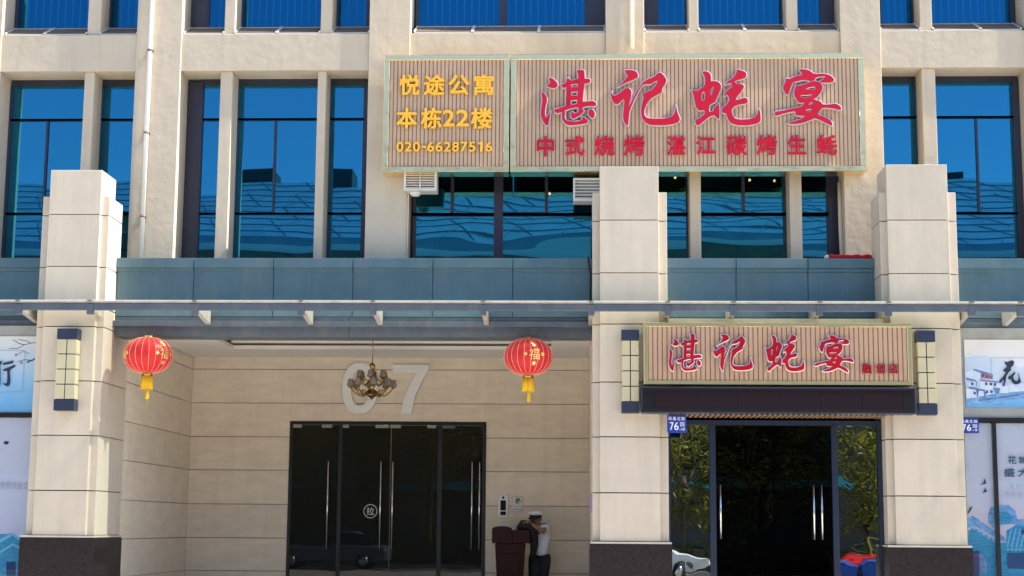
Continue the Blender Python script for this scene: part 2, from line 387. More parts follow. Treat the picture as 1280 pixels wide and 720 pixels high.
BRUSH = {   # brush strokes, traced in a 720-high square: list of (outline, holes)
 'zhan': ((670, 80, 8.475), [
  ([(138,140),(175,150),(215,185),(235,220),(215,250),(165,255),(115,235),(135,215),(150,195),(140,165)], []),
  ([(70,292),(95,320),(118,360),(115,400),(100,460),(95,530),(105,575),(130,535),(155,490),(158,475),(145,560),(135,620),(128,655),(100,640),(70,600),(50,540),(55,470),(68,400),(65,350),(58,310)], []),
  ([(262,215),(300,210),(320,195),(325,155),(342,145),(370,178),(440,160),(520,155),(575,160),(575,190),(545,205),(450,205),(380,215),(320,235),(300,255),(275,245)], []),
  ([(430,70),(470,60),(512,68),(517,150),(510,250),(498,350),(492,470),(470,475),(440,470),(435,400),(440,300),(445,200),(448,110)], []),
  ([(320,200),(370,200),(374,300),(367,400),(370,470),(345,480),(318,470),(316,380),(322,300)], []),
  ([(340,250),(450,245),(450,290),(340,300)], []),
  ([(340,340),(450,335),(450,380),(340,390)], []),
  ([(185,485),(250,470),(320,445),(440,425),(450,405),(520,402),(600,393),(635,412),(640,432),(625,448),(560,447),(500,458),(430,462),(360,475),(290,500),(235,525),(205,515)], []),
  ([(375,515),(390,505),(405,530),(440,520),(450,495),(450,465),(492,460),(495,490),(510,500),(480,535),(430,568),(395,585),(375,570),(368,540)], []),
  ([(275,505),(310,500),(305,560),(315,600),(380,615),(460,608),(500,590),(478,570),(500,562),(555,605),(540,632),(440,648),(350,655),(310,635),(282,600),(275,560)], []),
  ([(555,490),(590,480),(620,510),(625,550),(600,580),(570,560),(550,530),(560,515)], [])]),
 'ji': ((760, 80, 8.475), [
  ([(172,65),(240,60),(295,75),(318,105),(318,140),(285,158),(220,185),(150,215),(98,250),(130,215),(180,170),(212,122),(190,95)], []),
  ([(42,285),(42,315),(60,335),(100,325),(150,285),(190,255),(225,255),(248,285),(248,330),(232,390),(212,470),(260,380),(300,290),(345,230),(370,195),(420,160),(490,135),(540,85),(580,105),(622,165),(605,215),(575,255),(572,300),(520,325),(460,360),(410,420),(385,490),(385,545),(420,575),(520,580),(620,575),(680,555),(705,520),(715,470),(720,425),(735,510),(765,580),(745,615),(680,640),(560,650),(440,645),(390,615),(355,560),(350,480),(365,400),(378,350),(365,325),(400,300),(470,270),(510,220),(530,170),(495,185),(450,215),(400,212),(360,225),(320,290),(275,390),(235,480),(222,560),(215,650),(195,650),(170,605),(158,560),(165,470),(175,400),(165,365),(130,405),(90,430),(60,410),(35,360),(30,320)], [])]),
 'hao': ((860, 80, 8.475), [
  ([(148,78),(195,75),(232,95),(245,130),(242,185),(280,178),(325,190),(352,225),(350,265),(320,325),(300,380),(285,405),(240,425),(228,440),(222,510),(270,500),(275,460),(310,440),(328,410),(335,470),(332,590),(300,560),(275,540),(220,560),(160,610),(105,655),(75,620),(82,590),(120,575),(170,540),(180,500),(165,485),(125,495),(95,470),(75,420),(65,350),(50,300),(35,270),(95,290),(140,255),(178,225),(185,160),(170,115)],
   [[(150,300),(180,290),(178,380),(150,400),(142,340)], [(240,275),(275,225),(268,280),(242,350)]]),
  ([(515,55),(560,65),(610,85),(620,110),(610,145),(560,160),(500,180),(430,205),(385,222),(420,185),(480,145),(515,95)], []),
  ([(455,200),(490,190),(520,210),(560,210),(592,225),(590,255),(560,300),(520,345),(500,385),(560,370),(600,355),(632,370),(635,400),(610,420),(550,425),(495,445),(462,480),(470,540),(500,580),(560,590),(650,585),(705,565),(735,530),(755,465),(770,540),(770,600),(740,630),(640,650),(530,650),(460,630),(420,580),(405,520),(375,520),(355,495),(365,465),(410,430),(440,380),(430,340),(410,320),(380,350),(395,300),(430,270),(470,240)], [])]),
 'yan': ((963, 80, 8.475), [
  ([(305,55),(350,52),(410,65),(450,95),(480,105),(560,100),(630,115),(675,155),(670,185),(620,195),(560,195),(520,190),(570,150),(590,125),(540,130),(480,140),(470,170),(430,180),(360,165),(280,180),(235,195),(215,250),(190,325),(165,315),(135,265),(135,235),(160,190),(165,145),(200,160),(240,140),(300,120),(345,118),(325,85)], []),
  ([(262,220),(300,235),(360,215),(440,185),(510,185),(545,215),(552,260),(530,310),(490,355),(430,380),(380,400),(345,410),(300,410),(280,380),(250,320),(255,275),(270,250)],
   [[(355,270),(400,250),(475,235),(475,275),(440,268),(390,270)], [(322,325),(380,330),(450,318),(430,345),(370,360),(325,355)]]),
  ([(375,395),(420,378),(480,380),(530,395),(555,430),(620,430),(690,418),(740,445),(752,480),(735,488),(670,470),(600,462),(545,465),(520,500),(500,540),(560,555),(620,585),(655,620),(655,655),(600,630),(530,595),(470,570),(400,605),(320,630),(240,638),(170,625),(250,610),(320,585),(380,550),(300,548),(262,540),(268,500),(200,510),(120,530),(60,550),(42,530),(55,505),(150,490),(260,465),(320,455),(345,430)],
   [[(395,435),(440,398),(455,430),(430,437)], [(362,490),(400,478),(445,475),(415,510)]])]),
 'hua': ((1200, 420, 7.575), [
  ([(425,240),(450,250),(465,240),(500,228),(515,250),(505,280),(480,300),(485,325),(460,345),(440,380),(400,430),(375,445),(370,430),(410,385),(440,340),(410,335),(415,315),(440,300),(450,280),(430,265)], []),
  ([(425,360),(440,370),(435,420),(425,455),(412,450)], []),
  ([(455,385),(480,375),(505,350),(520,340),(525,355),(500,385),(515,420),(540,430),(555,410),(555,340),(565,400),(580,435),(555,455),(520,460),(495,440),(480,400),(465,420)], [])]),
 'xing': ((0, 370, 5.333), [
  ([(15,447),(60,438),(90,430),(86,447),(20,462)], []),
  ([(18,490),(60,475),(100,458),(103,470),(62,492),(68,560),(64,592),(50,605),(10,582),(46,584),(50,540),(48,496),(25,502)], []),
  ([(-40,470),(8,430),(14,440),(-5,470),(2,480),(2,600),(-12,600),(-12,500),(-40,510)], [])]),
}
def brush_pts(name):
    (u, v, k), st = BRUSH[name]; return st, u, v, k
def brush(mb_face, mb_edge, name, Y, box_uv=None, depth=.05, rim=.014, yface=None):
    """brush character: red face strokes over a silver rim; strokes stand a hair apart in depth"""
    st, u0_, v0_, k = brush_pts(name)
    allp = [p for o, h in st for p in o]; ax, bx = min(p[0] for p in allp), max(p[0] for p in allp); ay, by = min(p[1] for p in allp), max(p[1] for p in allp)
    def W(p):
        if box_uv: u = box_uv[0]+(p[0]-ax)/(bx-ax)*(box_uv[1]-box_uv[0]); v = box_uv[2]+(p[1]-ay)/(by-ay)*(box_uv[3]-box_uv[2])
        else: u = u0_+p[0]/k; v = v0_+p[1]/k
        return P(u, v, Y)
    for i, (o, hs) in enumerate(st):
        po = smooth([W(p) for p in o]); ho = [smooth([W(p) for p in h]) for h in hs]
        y = Y-.003*i
        mb_face.prism_xz(po, y, y+.012, 0, ho)
        if mb_edge is not None:
            for lp, d in [(po, rim)]+[(h, -rim*.7) for h in ho]:
                gr = grow(lp, d); n = len(lp)
                va = [(x, y+.0125, z) for x, z in lp]; vb = [(x, y+.0165, z) for x, z in gr]; vc = [(x, Y+depth, z) for x, z in gr]
                mb_edge.add(va+vb+vc, [(k, (k+1) % n, (k+1) % n+n, k+n) for k in range(n)]+[(k+n, (k+1) % n+n, (k+1) % n+2*n, k+2*n) for k in range(n)])

# ------------------------------------------------------------------ depths of the facade's planes (metres from the camera)
YP, YS, YPB = 22.25, 22.34, 23.6     # pillar face, pillar shoulder, pillar back (= outer wall plane)
YPAR, YW, YG, YB = 22.85, 23.6, 24.08, 27.7
YCAN, YDOOR = 21.9, 22.62
ROWZ = PZ(640, 323, 22.82)          # top of the parapet
Z_S2 = PZ(600, 41, YW); Z_B = PZ(330, 88, YW)      # sill of the upper row, head of the lower row
STOREY_H = Z_S2-Z_B + 3.1
Z_TOP = Z_S2 + 3.1 + .55
XL, XR = -14.5, 13.2                 # the building runs on past both sides of the frame

# ================================================================== ground
def sheet(name, m, x0, x1, y0, y1, z, zb=None):
    b = MB().box(x0, x1, y0, y1, z-.3 if zb is None else zb, z).build(name, m); b['kind'] = 'structure'; return b
sheet('ground', 'asphalt', -400, 400, -400, 400, -.16)
sheet('pavement', 'paving', -60, 60, 3, 22.0, -.004)
sheet('entrance_floor', 'paving', XL, XR, 22.0, 28.5, .15, -.2)
sheet('kerb', 'kerb', -60, 60, 2.8, 2.998, .0)
sheet('far_pavement', 'paving', -60, 60, -14, -6.5, -.004)
sheet('far_kerb', 'kerb', -60, 60, -6.498, -6.3, .0)
for i in range(-8, 9): sheet('lane_marking', 'road_paint', i*6-1.5, i*6+1.5, -1.85, -1.7, -.152, -.1599)

# ================================================================== the building
B = thing('office_building', (0, 23.6, 0), 'beige plastered building with blue windows, stone pillars and a deep ground floor entrance', 'building')
# -- upper wall: piers, beams, soffits
ops = [(3, 172), (228, 462), (513, 757), (805, 1050), (1100, 1282)]          # openings of the top row at the sill
opx = [(PX(a, 41, YW), PX(b, 41, YW)) for a, b in ops]
edges = [XL]+[e for o in opx for e in o]+[XR]
for i in range(0, len(edges), 2):
    x0, x1 = edges[i], edges[i+1]
    box('pier', 'stucco', B, x0, x1, YW-.035, YG+.35, ROWZ-.9, Z_TOP, .006)
for (x0, x1) in opx:
    box('spandrel_beam', 'stucco', B, x0, x1, YW, YG+.30, Z_B, Z_S2, .006)
    box('head_beam', 'stucco', B, x0, x1, YW, YG+.30, Z_TOP-.55, Z_TOP-.001, .006)
    box('sill_wall', 'stucco', B, x0, x1, YW+.05, YG+.30, ROWZ-.9, ROWZ-.35)
box('roof_slab', 'stucco', B, XL, XR, YW+.1, 31, Z_TOP+.002, Z_TOP+.3)
# -- rooms behind the glass
for nm, z in (('room_floor', ROWZ-.45), ('room_floor', Z_S2-.35), ('room_ceiling', Z_TOP-.3)):
    box(nm, 'interior', B, XL, XR, YG+.36, 30, z-.15, z)
box('room_back_wall', 'interior', B, XL, XR, 30, 30.1, ROWZ-.9, Z_TOP)
for x in (XL, (edges[2]+edges[3])/2, (edges[4]+edges[5])/2, (edges[8]+edges[9])/2-.05, XR):
    box('room_side_wall', 'interior', B, x-.05, x+.05, YG+.37, 30, ROWZ-.44, Z_TOP-.46)

def window(rows, m_glass, fr='frame', t=.035, y=YG, label=None, jambs=(), head=0.):
    """rows: (z0, z1, [x splits]); one frame mesh that carries its panes"""
    fb = MB(); panes = []; d = .07
    for r, (z0, z1, xs) in enumerate(rows):
        fb.box(xs[0], xs[-1], y, y+d, z0-t/2, z0+t/2); fb.box(xs[0], xs[-1], y, y+d, z1-t/2+.0005, z1+t/2+.0005)
        for x in xs: fb.box(x-t/2, x+t/2, y-.004, y+d+.003, z0+t/2, z1-t/2)
        for a, b in zip(xs[:-1], xs[1:]): panes.append((a+t/2, b-t/2, z0+t/2, z1-t/2))
    if head: fb.box(rows[0][2][0], rows[0][2][-1], y+.002, y+d, rows[-1][1]+t/2+.001, rows[-1][1]+head)
    for (a, b) in jambs: fb.box(a, b, y-.012, y+d+.01, rows[0][0]-t, rows[-1][1]+t)
    f = fb.build('window', fr, B)
    for i, (a, b, c, e) in enumerate(panes):
        q = box('pane', m_glass, f, (a-b)/2, (b-a)/2, -.003, .003, (c-e)/2, (e-c)/2); q.matrix_parent_inverse = Matrix()
        q.location = ((a+b)/2, y+.033, (c+e)/2); q.rotation_euler = (random.gauss(0, .0022), 0, random.gauss(0, .0022))
    if label: f['label'] = label
    return f
def gx(u, v): return PX(u, v, YG)
def gz(v, u=640): return PZ(u, v, YG)
TR = PZ(330, 149, YG); TB = PZ(330, 267, YG); HEAD = PZ(330, 100, YG)+.02; BOT = ROWZ-.34
V0 = 200
def post(u0_, u1_, v, z0, z1, top=True):
    x0, x1 = PX(u0_, v, YW+.05), PX(u1_, v, YW+.05)
    box('plaster_mullion', 'stucco', B, x0, x1, YW+.05, YG+.12, z0, z1-.001, .006); return x0, x1
TOPH = Z_TOP-.55
# second row ---------------------------------------------------------------
def wide(xa, xb, mid, g='glass_blue', jambs=()):
    return window([(BOT, TB, [xa, xb]), (TB, TR, [xa, mid, xb]), (TR, HEAD-.08, [xa, xb])], g, jambs=jambs, head=.12)
def narrow(xa, xb, g='glass_blue', jambs=()):
    return window([(BOT, TB, [xa, xb]), (TB, TR, [xa, xb]), (TR, HEAD-.08, [xa, xb])], g, jambs=jambs, head=.12)
A0, A1 = opx[0]; B0, B1 = opx[1]; C0, C1 = opx[2]; D0, D1 = opx[3]; E0, E1 = opx[4]
mA = post(106, 118, 95, ROWZ-.4, Z_B); mB = post(276, 291, 95, ROWZ-.4, Z_B); mB2 = post(397.5, 408, 95, ROWZ-.4, Z_B)
mD = post(862, 876, 240, ROWZ-.4, Z_B); mD2 = post(987, 1002, 240, ROWZ-.4, Z_B); mE = post(1152, 1169, 95, ROWZ-.4, Z_B)
G = .02
wide(A0+.02, mA[0], gx(57, 200)); narrow(mA[1], A1-.02, jambs=[(A1-.14, A1-.021)])
narrow(B0+.24, mB[0], jambs=[(B0+.005, B0+.25)]); wide(mB[1], mB2[0], gx(343, 200)); narrow(mB2[1], B1-.12, jambs=[(B1-.12, B1-.005)])
narrow(E0+.02, mE[0], jambs=[(E0+.005, E0+.10)]); wide(mE[1], E1-.02, gx(1222, 200), jambs=[(E1-.10, E1-.01)])
# restaurant windows under the big sign
xs = [gx(u, 265) for u in (513, 565, 623, 683, 737)]
TBc = gz(268, 625)
window([(BOT, TBc, [C0+.06, xs[2], C1-.02]), (TBc, HEAD, [C0+.06, xs[1], xs[2], xs[3], xs[4]+.05, C1-.02])], 'glass_restaurant', t=.05, jambs=[(xs[2]-.07, xs[2]+.07)])
window([(BOT, TBc, [D0+.02, mD[0]]), (TBc, HEAD, [D0+.02, mD[0]])], 'glass_restaurant', t=.05)
window([(BOT, TBc, [mD[1], mD2[0]]), (TBc, HEAD, [mD[1], gx(929, 240), mD2[0]])], 'glass_restaurant', t=.05)
window([(BOT, TBc, [mD2[1], D1-.16]), (TBc, HEAD, [mD2[1], D1-.16])], 'glass_restaurant', t=.06, jambs=[(D1-.16, D1-.005)])
# top row --------------------------------------------------------------------
t1 = post(110, 126, 25, Z_S2, TOPH); t2 = post(281, 294, 25, Z_S2, TOPH); t3 = post(401, 415, 25, Z_S2, TOPH)
t4 = post(861, 873, 25, Z_S2, TOPH); t5 = post(983, 997, 25, Z_S2, TOPH); t6 = post(1150, 1165, 25, Z_S2, TOPH)
SB = PZ(640, 33, YG-.02)
def blinds(parent, x0, x1, z0, z1):
    n = max(2, round((x1-x0)/.118)); p = (x1-x0)/n; b = MB(); c = MB()
    for i in range(n):
        b.box(x0+i*p+.004, x0+(i+1)*p-.014, YG+.095, YG+.099, z0, z1)
        c.box(x0+(i+1)*p-.021, x0+(i+1)*p+.006, YG+.085, YG+.088, z0, z1)
    o = b.build('vertical_blind', 'blind', parent); k = c.build('blind_cord', 'blind_cord', parent)
    for q in (o, k): q.matrix_parent_inverse = Matrix(); q['kind'] = 'stuff'
def sill(x0, x1, cuts):
    """sloping louvred ventilation sill between the outer edge and the glass"""
    ya, za, yb, zb = YW+.012, Z_S2+.004, YG-.02, SB-.015
    f = MB(); L = MB()
    def sl(xa, xb, s0, s1, off, th, mb):
        p = lambda x, s, o: (x, ya+(yb-ya)*s, za+(zb-za)*s+o)
        mb.hexa([p(xa, s0, off), p(xb, s0, off), p(xb, s1, off), p(xa, s1, off), p(xa, s0, off+th), p(xb, s0, off+th), p(xb, s1, off+th), p(xa, s1, off+th)])
    xsn = [x0]+cuts+[x1]
    for x in xsn: sl(max(x0, x-.022), min(x1, x+.022), 0, 1, .006, .03, f)
    sl(x0, x1, 0, .03, .003, .010, f); sl(x0, x1, .955, 1, .005, .02, f)
    for k in range(9): sl(x0, x1, .06+k*.097, .06+k*.097+.055, -.004, .026, L)
    sl(x0, x1, 0, 1, -.03, .012, L)
    fo = f.build('louvre_sill', 'white_trim', B); lo = L.build('louvre_slats', 'louvre', fo); lo.matrix_parent_inverse = Matrix(); lo['kind'] = 'stuff'
def topwin(xa, xb, mids=(), jambs=(), cuts=()):
    f = window([(SB, TOPH+.02, [xa]+list(mids)+[xb])], 'glass_blind', jambs=jambs, t=.05)
    blinds(f, xa+.05, xb-.05, SB+.03, TOPH)
    sill(min([xa]+[j[0]+.002 for j in jambs]), max([xb]+[j[1]-.002 for j in jambs]), list(cuts))
topwin(A0+.03, t1[0], cuts=[PX(63, 38, YG-.2)]); topwin(t1[1], A1-.03, jambs=[(A1-.12, A1-.005)])
topwin(B0+.27, t2[0], jambs=[(B0+.005, B0+.27)]); topwin(t2[1], t3[0], cuts=[PX(350, 38, YG-.2)]); topwin(t3[1], B1-.10, jambs=[(B1-.10, B1-.005)])
topwin(C0+.05, C1-.3, mids=[PX(629, 15, YG)], jambs=[(C1-.3, C1-.005), (PX(629, 15, YG)-.06, PX(629, 15, YG)+.06)], cuts=[PX(592, 38, YG-.2), PX(674, 38, YG-.2)])
topwin(D0+.22, t4[0], jambs=[(D0+.005, D0+.22)]); topwin(t4[1], t5[0], cuts=[PX(929, 38, YG-.2)]); topwin(t5[1], D1-.2, jambs=[(D1-.2, D1-.005)])
topwin(E0+.1, t6[0], jambs=[(E0+.005, E0+.1)]); topwin(t6[1], E1-.05, cuts=[PX(1220, 38, YG-.2)])
# pale roller blinds behind the right restaurant windows
for xa, xb in ((mD[1]+.03, gx(926, 300)), (gx(931, 300), mD2[0]-.03), (mD2[1]+.05, D1-.2)): box('roller_blind', 'paper_white', B, xa, xb, YG+.14, YG+.145, BOT, TBc-.05)
# curtains drawn to the window edge
for u in (40, 101, 297): 
    x = gx(u, 210); mb = MB()
    mb.tube([(x+.02*math.sin(i*2.1), YG+.13+.01*math.cos(i*1.3), BOT+.3+(TR-BOT-.5)*i/8) for i in range(9)], .028, 6)
    mb.build('curtain_edge', 'curtain', B)
# downpipes
for u_, v_, z0 in ((176, 321, ROWZ-.2), (790, 60, PZ(790, 60, YW-.1))):
    x = PX(u_, v_, YW-.09); z1 = Z_TOP; mb = MB().tube([(x, YW-.085, z0), (x, YW-.085, z1)], .037, 10)
    dp = mb.build('downpipe', 'pipe_white', B)
    for k in range(6):
        zc = z0+.95+1.32*k
        if zc < z1: MB().tube([(x, YW-.085, zc), (x, YW-.085, zc+.035)], .044, 10).box(x-.05, x+.05, YW-.06, YW-.03, zc+.005, zc+.03).build('pipe_clip', 'louvre', dp).matrix_parent_inverse = Matrix()

# -- pillars -----------------------------------------------------------------
def pillar(uM0, uM1, uS0, uS1, vL, vU, jl, ju, vtop, vsh, vbase, vc, back_low=YPB):
    """uM*: main face, uS*: with shoulders (measured at v=vL below, v=vU above)"""
    xm0, xm1 = PX(uM0, vL, YP), PX(uM1, vL, YP); xs0, xs1 = PX(uS0, vL, YS), PX(uS1, vL, YS)
    zb = PZ(vc, vbase, YP); ztop = PZ(vc, vtop, YP); zsh = PZ(vc, vsh, YS); zc = PZ(vc, 384, YP)
    core = MB().box(xs0+.02, xs1-.02, YP+.12, back_low-.01, .15, zc).box(xs0+.02, xs1-.02, YP+.12, 22.98, zc, zsh-.02).box(xm0+.02, xm1-.02, YP+.02, 22.93, zc, ztop-.02)
    p = core.build('pillar', 'joint', B); inv = Matrix(); g = .007
    def pan(x0, x1, y0, y1, z0, z1):
        o = box('stone_panel', 'stone', p, x0, x1, y0, y1, z0+g, z1-g, .004); o.matrix_parent_inverse = inv
    zl = [zb+.03]+[PZ(vc, v, YP) for v in jl]+[zc]
    for a, b in zip(zl[:-1], zl[1:]):
        pan(xm0, xm1, YP, YP+.16, a, b); pan(xs0, xs1, YS, YPB if back_low is None else back_low, a, b)
    zu = [zc]+[PZ(vc, v, YP) for v in ju]+[ztop]
    for i, (a, b) in enumerate(zip(zu[:-1], zu[1:])):
        pan(xm0, xm1, YP, 22.95, a, b)
        if a < zsh-.05: pan(xs0, xs1, YS, 23.0, a, min(b, zsh))
    pl = box('granite_plinth', 'granite', p, xs0-.035, xs1+.035, YP-.05, back_low, .15, zb, .004); pl.matrix_parent_inverse = inv
    lp = box('plinth_cap', 'stone', p, xs0-.03, xs1+.03, YP-.045, back_low-.003, zb+.002, zb+.03, .004); lp.matrix_parent_inverse = inv
    return xs0, xs1, xm0, xm1
pL = pillar(42.5, 108.5, 34.5, 120, 620, 300, [613, 544, 476, 408], [333, 268], 212, 245, 672, 80)
pM = pillar(750, 825.5, 740.5, 836, 620, 300, [616, 546, 477.5, 405], [341, 275], 207.5, 240, 680, 785, 23.2)
pR = pillar(1119, 1197.5, 1109, 1207.5, 620, 300, [620, 549, 479, 410.5], [342, 275], 205, 240, 684.5, 1150, 23.2)
# -- parapet -----------------------------------------------------------------
inv = Matrix()
zt = ROWZ; zcap = PZ(450, 336, YPAR); zlow = PZ(450, 396, YPAR)
par = box('parapet', 'joint', B, XL, XR, YPAR+.03, YPAR+.62, zlow-.02, zt-.03)
def parap(x0, x1):
    g = .006
    prof = [(YPAR, zlow), (YPAR, zcap-.05), (YPAR-.02, zcap-.045), (YPAR-.02, zcap), (YPAR-.05, zcap+.01), (YPAR-.05, zt), (YPAR+.60, zt+.01), (YPAR+.60, zlow)]
    n = len(prof); b = MB()
    b.add([(x0+g, y, z) for y, z in prof]+[(x1-g, y, z) for y, z in prof], [tuple(range(n)), tuple(range(2*n-1, n-1, -1))]+[(i, (i+1) % n, (i+1) % n+n, i+n) for i in range(n)])
    o = b.build('metal_panel', 'parapet_metal', par, .003); o.matrix_parent_inverse = inv
def seams(us): return [PX(u, 355, YPAR) for u in us]
for sp in ([XL, XL+1.15, XL+2.3, XL+3.45, XL+4.6, XL+5.5, pL[0]+.001], [pL[1]-.001]+seams([242, 342, 441, 541, 641])+[pM[0]+.001],
           [pM[1]-.001]+seams([920, 1010])+[pR[0]+.001], [pR[1]-.001]+seams([1290, 1380, 1470])+[XR]):
    for a, b in zip(sp[:-1], sp[1:]): parap(a, b)
# -- transfer beam under the canopy --------------------------------------------
zbt = PZ(450, 421, YPAR+.02); 
for (a, b) in ((XL, pL[0]), (pL[1], pM[0]), (pM[1], pR[0]), (pR[1], XR)):
    if b-a > 4 and -8 < a < -3: 
        cut = [a+.002, PX(436, 405, YPAR), b-.002]
    else: cut = [a+.002, b-.002]
    for q, r in zip(cut[:-1], cut[1:]): box('fascia_beam', 'slate_metal', B, q+.002, r-.002, YPAR+.012, YPAR+.45, zbt if a > -8 and b < 8 else zbt, zlow-.004, .003)
    box('gutter_rail', 'slate_metal', B, a+.002, b-.002, YPAR-.10, YPAR+.010, zlow-.16, zlow-.075, .004)

# -- entrance recess -------------------------------------------------------------
xl = pL[1]-.004; xr = PX(737.5, 560, 25.5); zcl = PZ(400, 447, YB)
rec = box('recess_back_wall', 'joint', B, xl-.2, xr+.2, YB+.03, YB+.2, .15, zcl+.7)
dx0, dx1, dzt = PX(360, 620, YB), PX(607, 620, YB), PZ(480, 527, YB)
cour = [PZ(700, v, YB) for v in (717, 675.5, 633, 590, 548, 505.5, 463)]
cour = [cour[0]-.6, cour[0]-.0]+cour[1:]+[zcl+.3]
cour[0] = .15
for a, b in zip(cour[:-1], cour[1:]):
    g = .005
    if a+.1 < dzt:
        segs = [(xl, dx0-.002), (dx1+.002, xr)]
        if b > dzt+.01:
            o = box('stone_panel', 'travertine', rec, dx0-.001, dx1+.001, YB, YB+.028, dzt+.003, b-g, .002); o.matrix_parent_inverse = inv
    else: segs = [(xl, xr)]
    for s, e in segs:
        o = box('stone_panel', 'travertine', rec, s, e, YB, YB+.028, a+g, b-g, .002); o.matrix_parent_inverse = inv
for nm, xa, sgn in (('recess_side_wall', xl, -1), ('recess_side_wall', xr, 1)):
    sw = box(nm, 'joint', B, min(xa+sgn*.03, xa+sgn*.18), max(xa+sgn*.03, xa+sgn*.18), YPB+.0, YB+.03, .15, zcl+.7)
    for a, b in zip(cour[:-1], cour[1:]):
        for ya, yb in ((YPB+.02, YPB+.24), (YPB+.245, YB-.002)):
            o = box('stone_panel', 'travertine', sw, min(xa, xa+sgn*.028), max(xa, xa+sgn*.028), ya, yb, a+.005, b-.005, .002); o.matrix_parent_inverse = inv
# ceiling with a sunken coffer
cxl, cyb = PYz(292, 436, zcl); cxr, _ = PYz(690, 436, zcl); cyf = YPAR+.9
ce = MB().box(xl+.03, cxl, YPAR+.46, YB, zcl, zcl+.06).box(cxr, xr-.002, YPAR+.46, YB, zcl, zcl+.06).box(cxl, cxr, cyb, YB, zcl, zcl+.06).box(cxl, cxr, YPAR+.46, cyf, zcl, zcl+.06)
cei = ce.build('recess_ceiling', 'ceiling_white', B)
o = MB().box(cxl-.1, cxr+.1, cyf-.1, cyb+.1, zcl+.32, zcl+.36).box(cxl-.11, cxl-.1, cyf-.1, cyb+.1, zcl+.06, zcl+.319).box(cxr+.1, cxr+.11, cyf-.1, cyb+.1, zcl+.06, zcl+.319).box(cxl-.1, cxr+.1, cyb+.1, cyb+.11, zcl+.06, zcl+.319).build('coffer', 'ceiling_grey', cei); o.matrix_parent_inverse = inv
o = MB().box(cxl-.02, cxr+.02, cyb-.12, cyb-.08, zcl+.09, zcl+.13).build('coffer_rail', 'ceiling_white', cei); o.matrix_parent_inverse = inv
# lobby behind the doors and the restaurant room
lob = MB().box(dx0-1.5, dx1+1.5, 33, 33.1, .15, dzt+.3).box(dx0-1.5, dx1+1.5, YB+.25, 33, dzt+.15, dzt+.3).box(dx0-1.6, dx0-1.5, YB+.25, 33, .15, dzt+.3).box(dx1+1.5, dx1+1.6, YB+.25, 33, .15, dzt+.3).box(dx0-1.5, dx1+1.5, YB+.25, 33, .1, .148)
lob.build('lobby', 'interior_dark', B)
# -- entrance doors ---------------------------------------------------------------
def bx(name, m, par_, *a, bevel=0.): 
    o = box(name, m, par_, *a, bevel=bevel); o.matrix_parent_inverse = inv; return o
YD = YB-.02
def dX(u, v=620): return PX(u, v, YD)
fr = MB(); w_ = .045
m1, m2 = (dX(421.5), dX(426)), (dX(546.5), dX(551.5))
fr.box(dx0+.002, dx0+.05, YD, YD+.1, .15, dzt).box(dx1-.06, dx1-.002, YD, YD+.1, .15, dzt).box(dx0+.05, dx1-.06, YD, YD+.1, dzt-.06, dzt-.001)
fr.box(m1[0], m1[1], YD+.002, YD+.1, .15, dzt-.061).box(m2[0], m2[1], YD+.002, YD+.1, .15, dzt-.061)
ent = fr.build('entrance_door', 'black_frame', B)
lx = [(dx0+.05, m1[0]), (m1[1], dX(487)), (dX(487.4), m2[0]), (m2[1], dx1-.06)]
for a, b in lx: bx('door_leaf', 'glass_dark', ent, a+.004, b-.004, YD+.045, YD+.057, .17, dzt-.068)
bx('push_rail', 'slate_metal', ent, dx0+.06, m2[0], 30.2, 30.24, PZ(450, 629, 30.2), PZ(450, 622, 30.2))
for u0_, u1_ in ((366, 377), (402, 415), (426.5, 436), (469, 486), (487.6, 501), (534, 545), (552, 569)):
    bx('hinge_clamp', 'steel' if u0_ < 550 else 'slate_metal', ent, dX(u0_, 533), dX(u1_, 533), YD+.03, YD+.072, PZ(480, 535, YD), PZ(480, 531, YD), bevel=.002)
def handle(par_, x, y, z0, z1, r=.017, stand=.05, m='steel'):
    b = MB().tube([(x, y-stand, z0), (x, y-stand, z1)], r, 10)
    for k in (.1, .9): b.tube([(x, y-stand, z0+(z1-z0)*k), (x, y, z0+(z1-z0)*k)], r*.7, 8)
    o = b.build('door_handle', m, par_); o.matrix_parent_inverse = inv; return o
hz0, hz1 = PZ(480, 686.5, YD-.05), PZ(480, 577, YD-.05)
for u in (409.5, 475.5, 490.5, 589.8, 599.2): handle(ent, dX(u), YD+.045, hz0, hz1)
# -- restaurant doors ----------------------------------------------------------------
rx0, rx1 = pM[1]+.001, pR[0]-.001; rzt = PZ(960, 525.5, YDOOR)
def rX(u): return PX(u, 620, YDOOR)
fb = MB().box(rx0, rX(838.5), YDOOR, YDOOR+.1, .15, rzt).box(rX(1098.5), rx1, YDOOR, YDOOR+.1, .15, rzt).box(rX(838.5), rX(1098.5), YDOOR, YDOOR+.1, rzt-.07, rzt-.001)
for a, b in ((887.5, 895), (1040.5, 1048)): fb.box(rX(a), rX(b), YDOOR-.02, YDOOR+.1, .15, rzt-.071)
rd = fb.build('restaurant_door', 'frame_navy', B)
for a, b, m in ((838.8, 887.3, 'glass_side'), (1048.2, 1098.2, 'glass_side'), (895.3, 967.5, 'glass_dark'), (968, 1040.2, 'glass_dark')):
    bx('door_leaf' if m == 'glass_dark' else 'side_light', m, rd, rX(a)+.002, rX(b)-.002, YDOOR+.045, YDOOR+.057, .16, rzt-.073)
for u, y in ((900.5, YDOOR+.045), (1017, YDOOR+.045), (1027, YDOOR+.045)): handle(rd, PX(u, 640, y), y, PZ(960, 674, y), PZ(960, 606.5, y), .015)
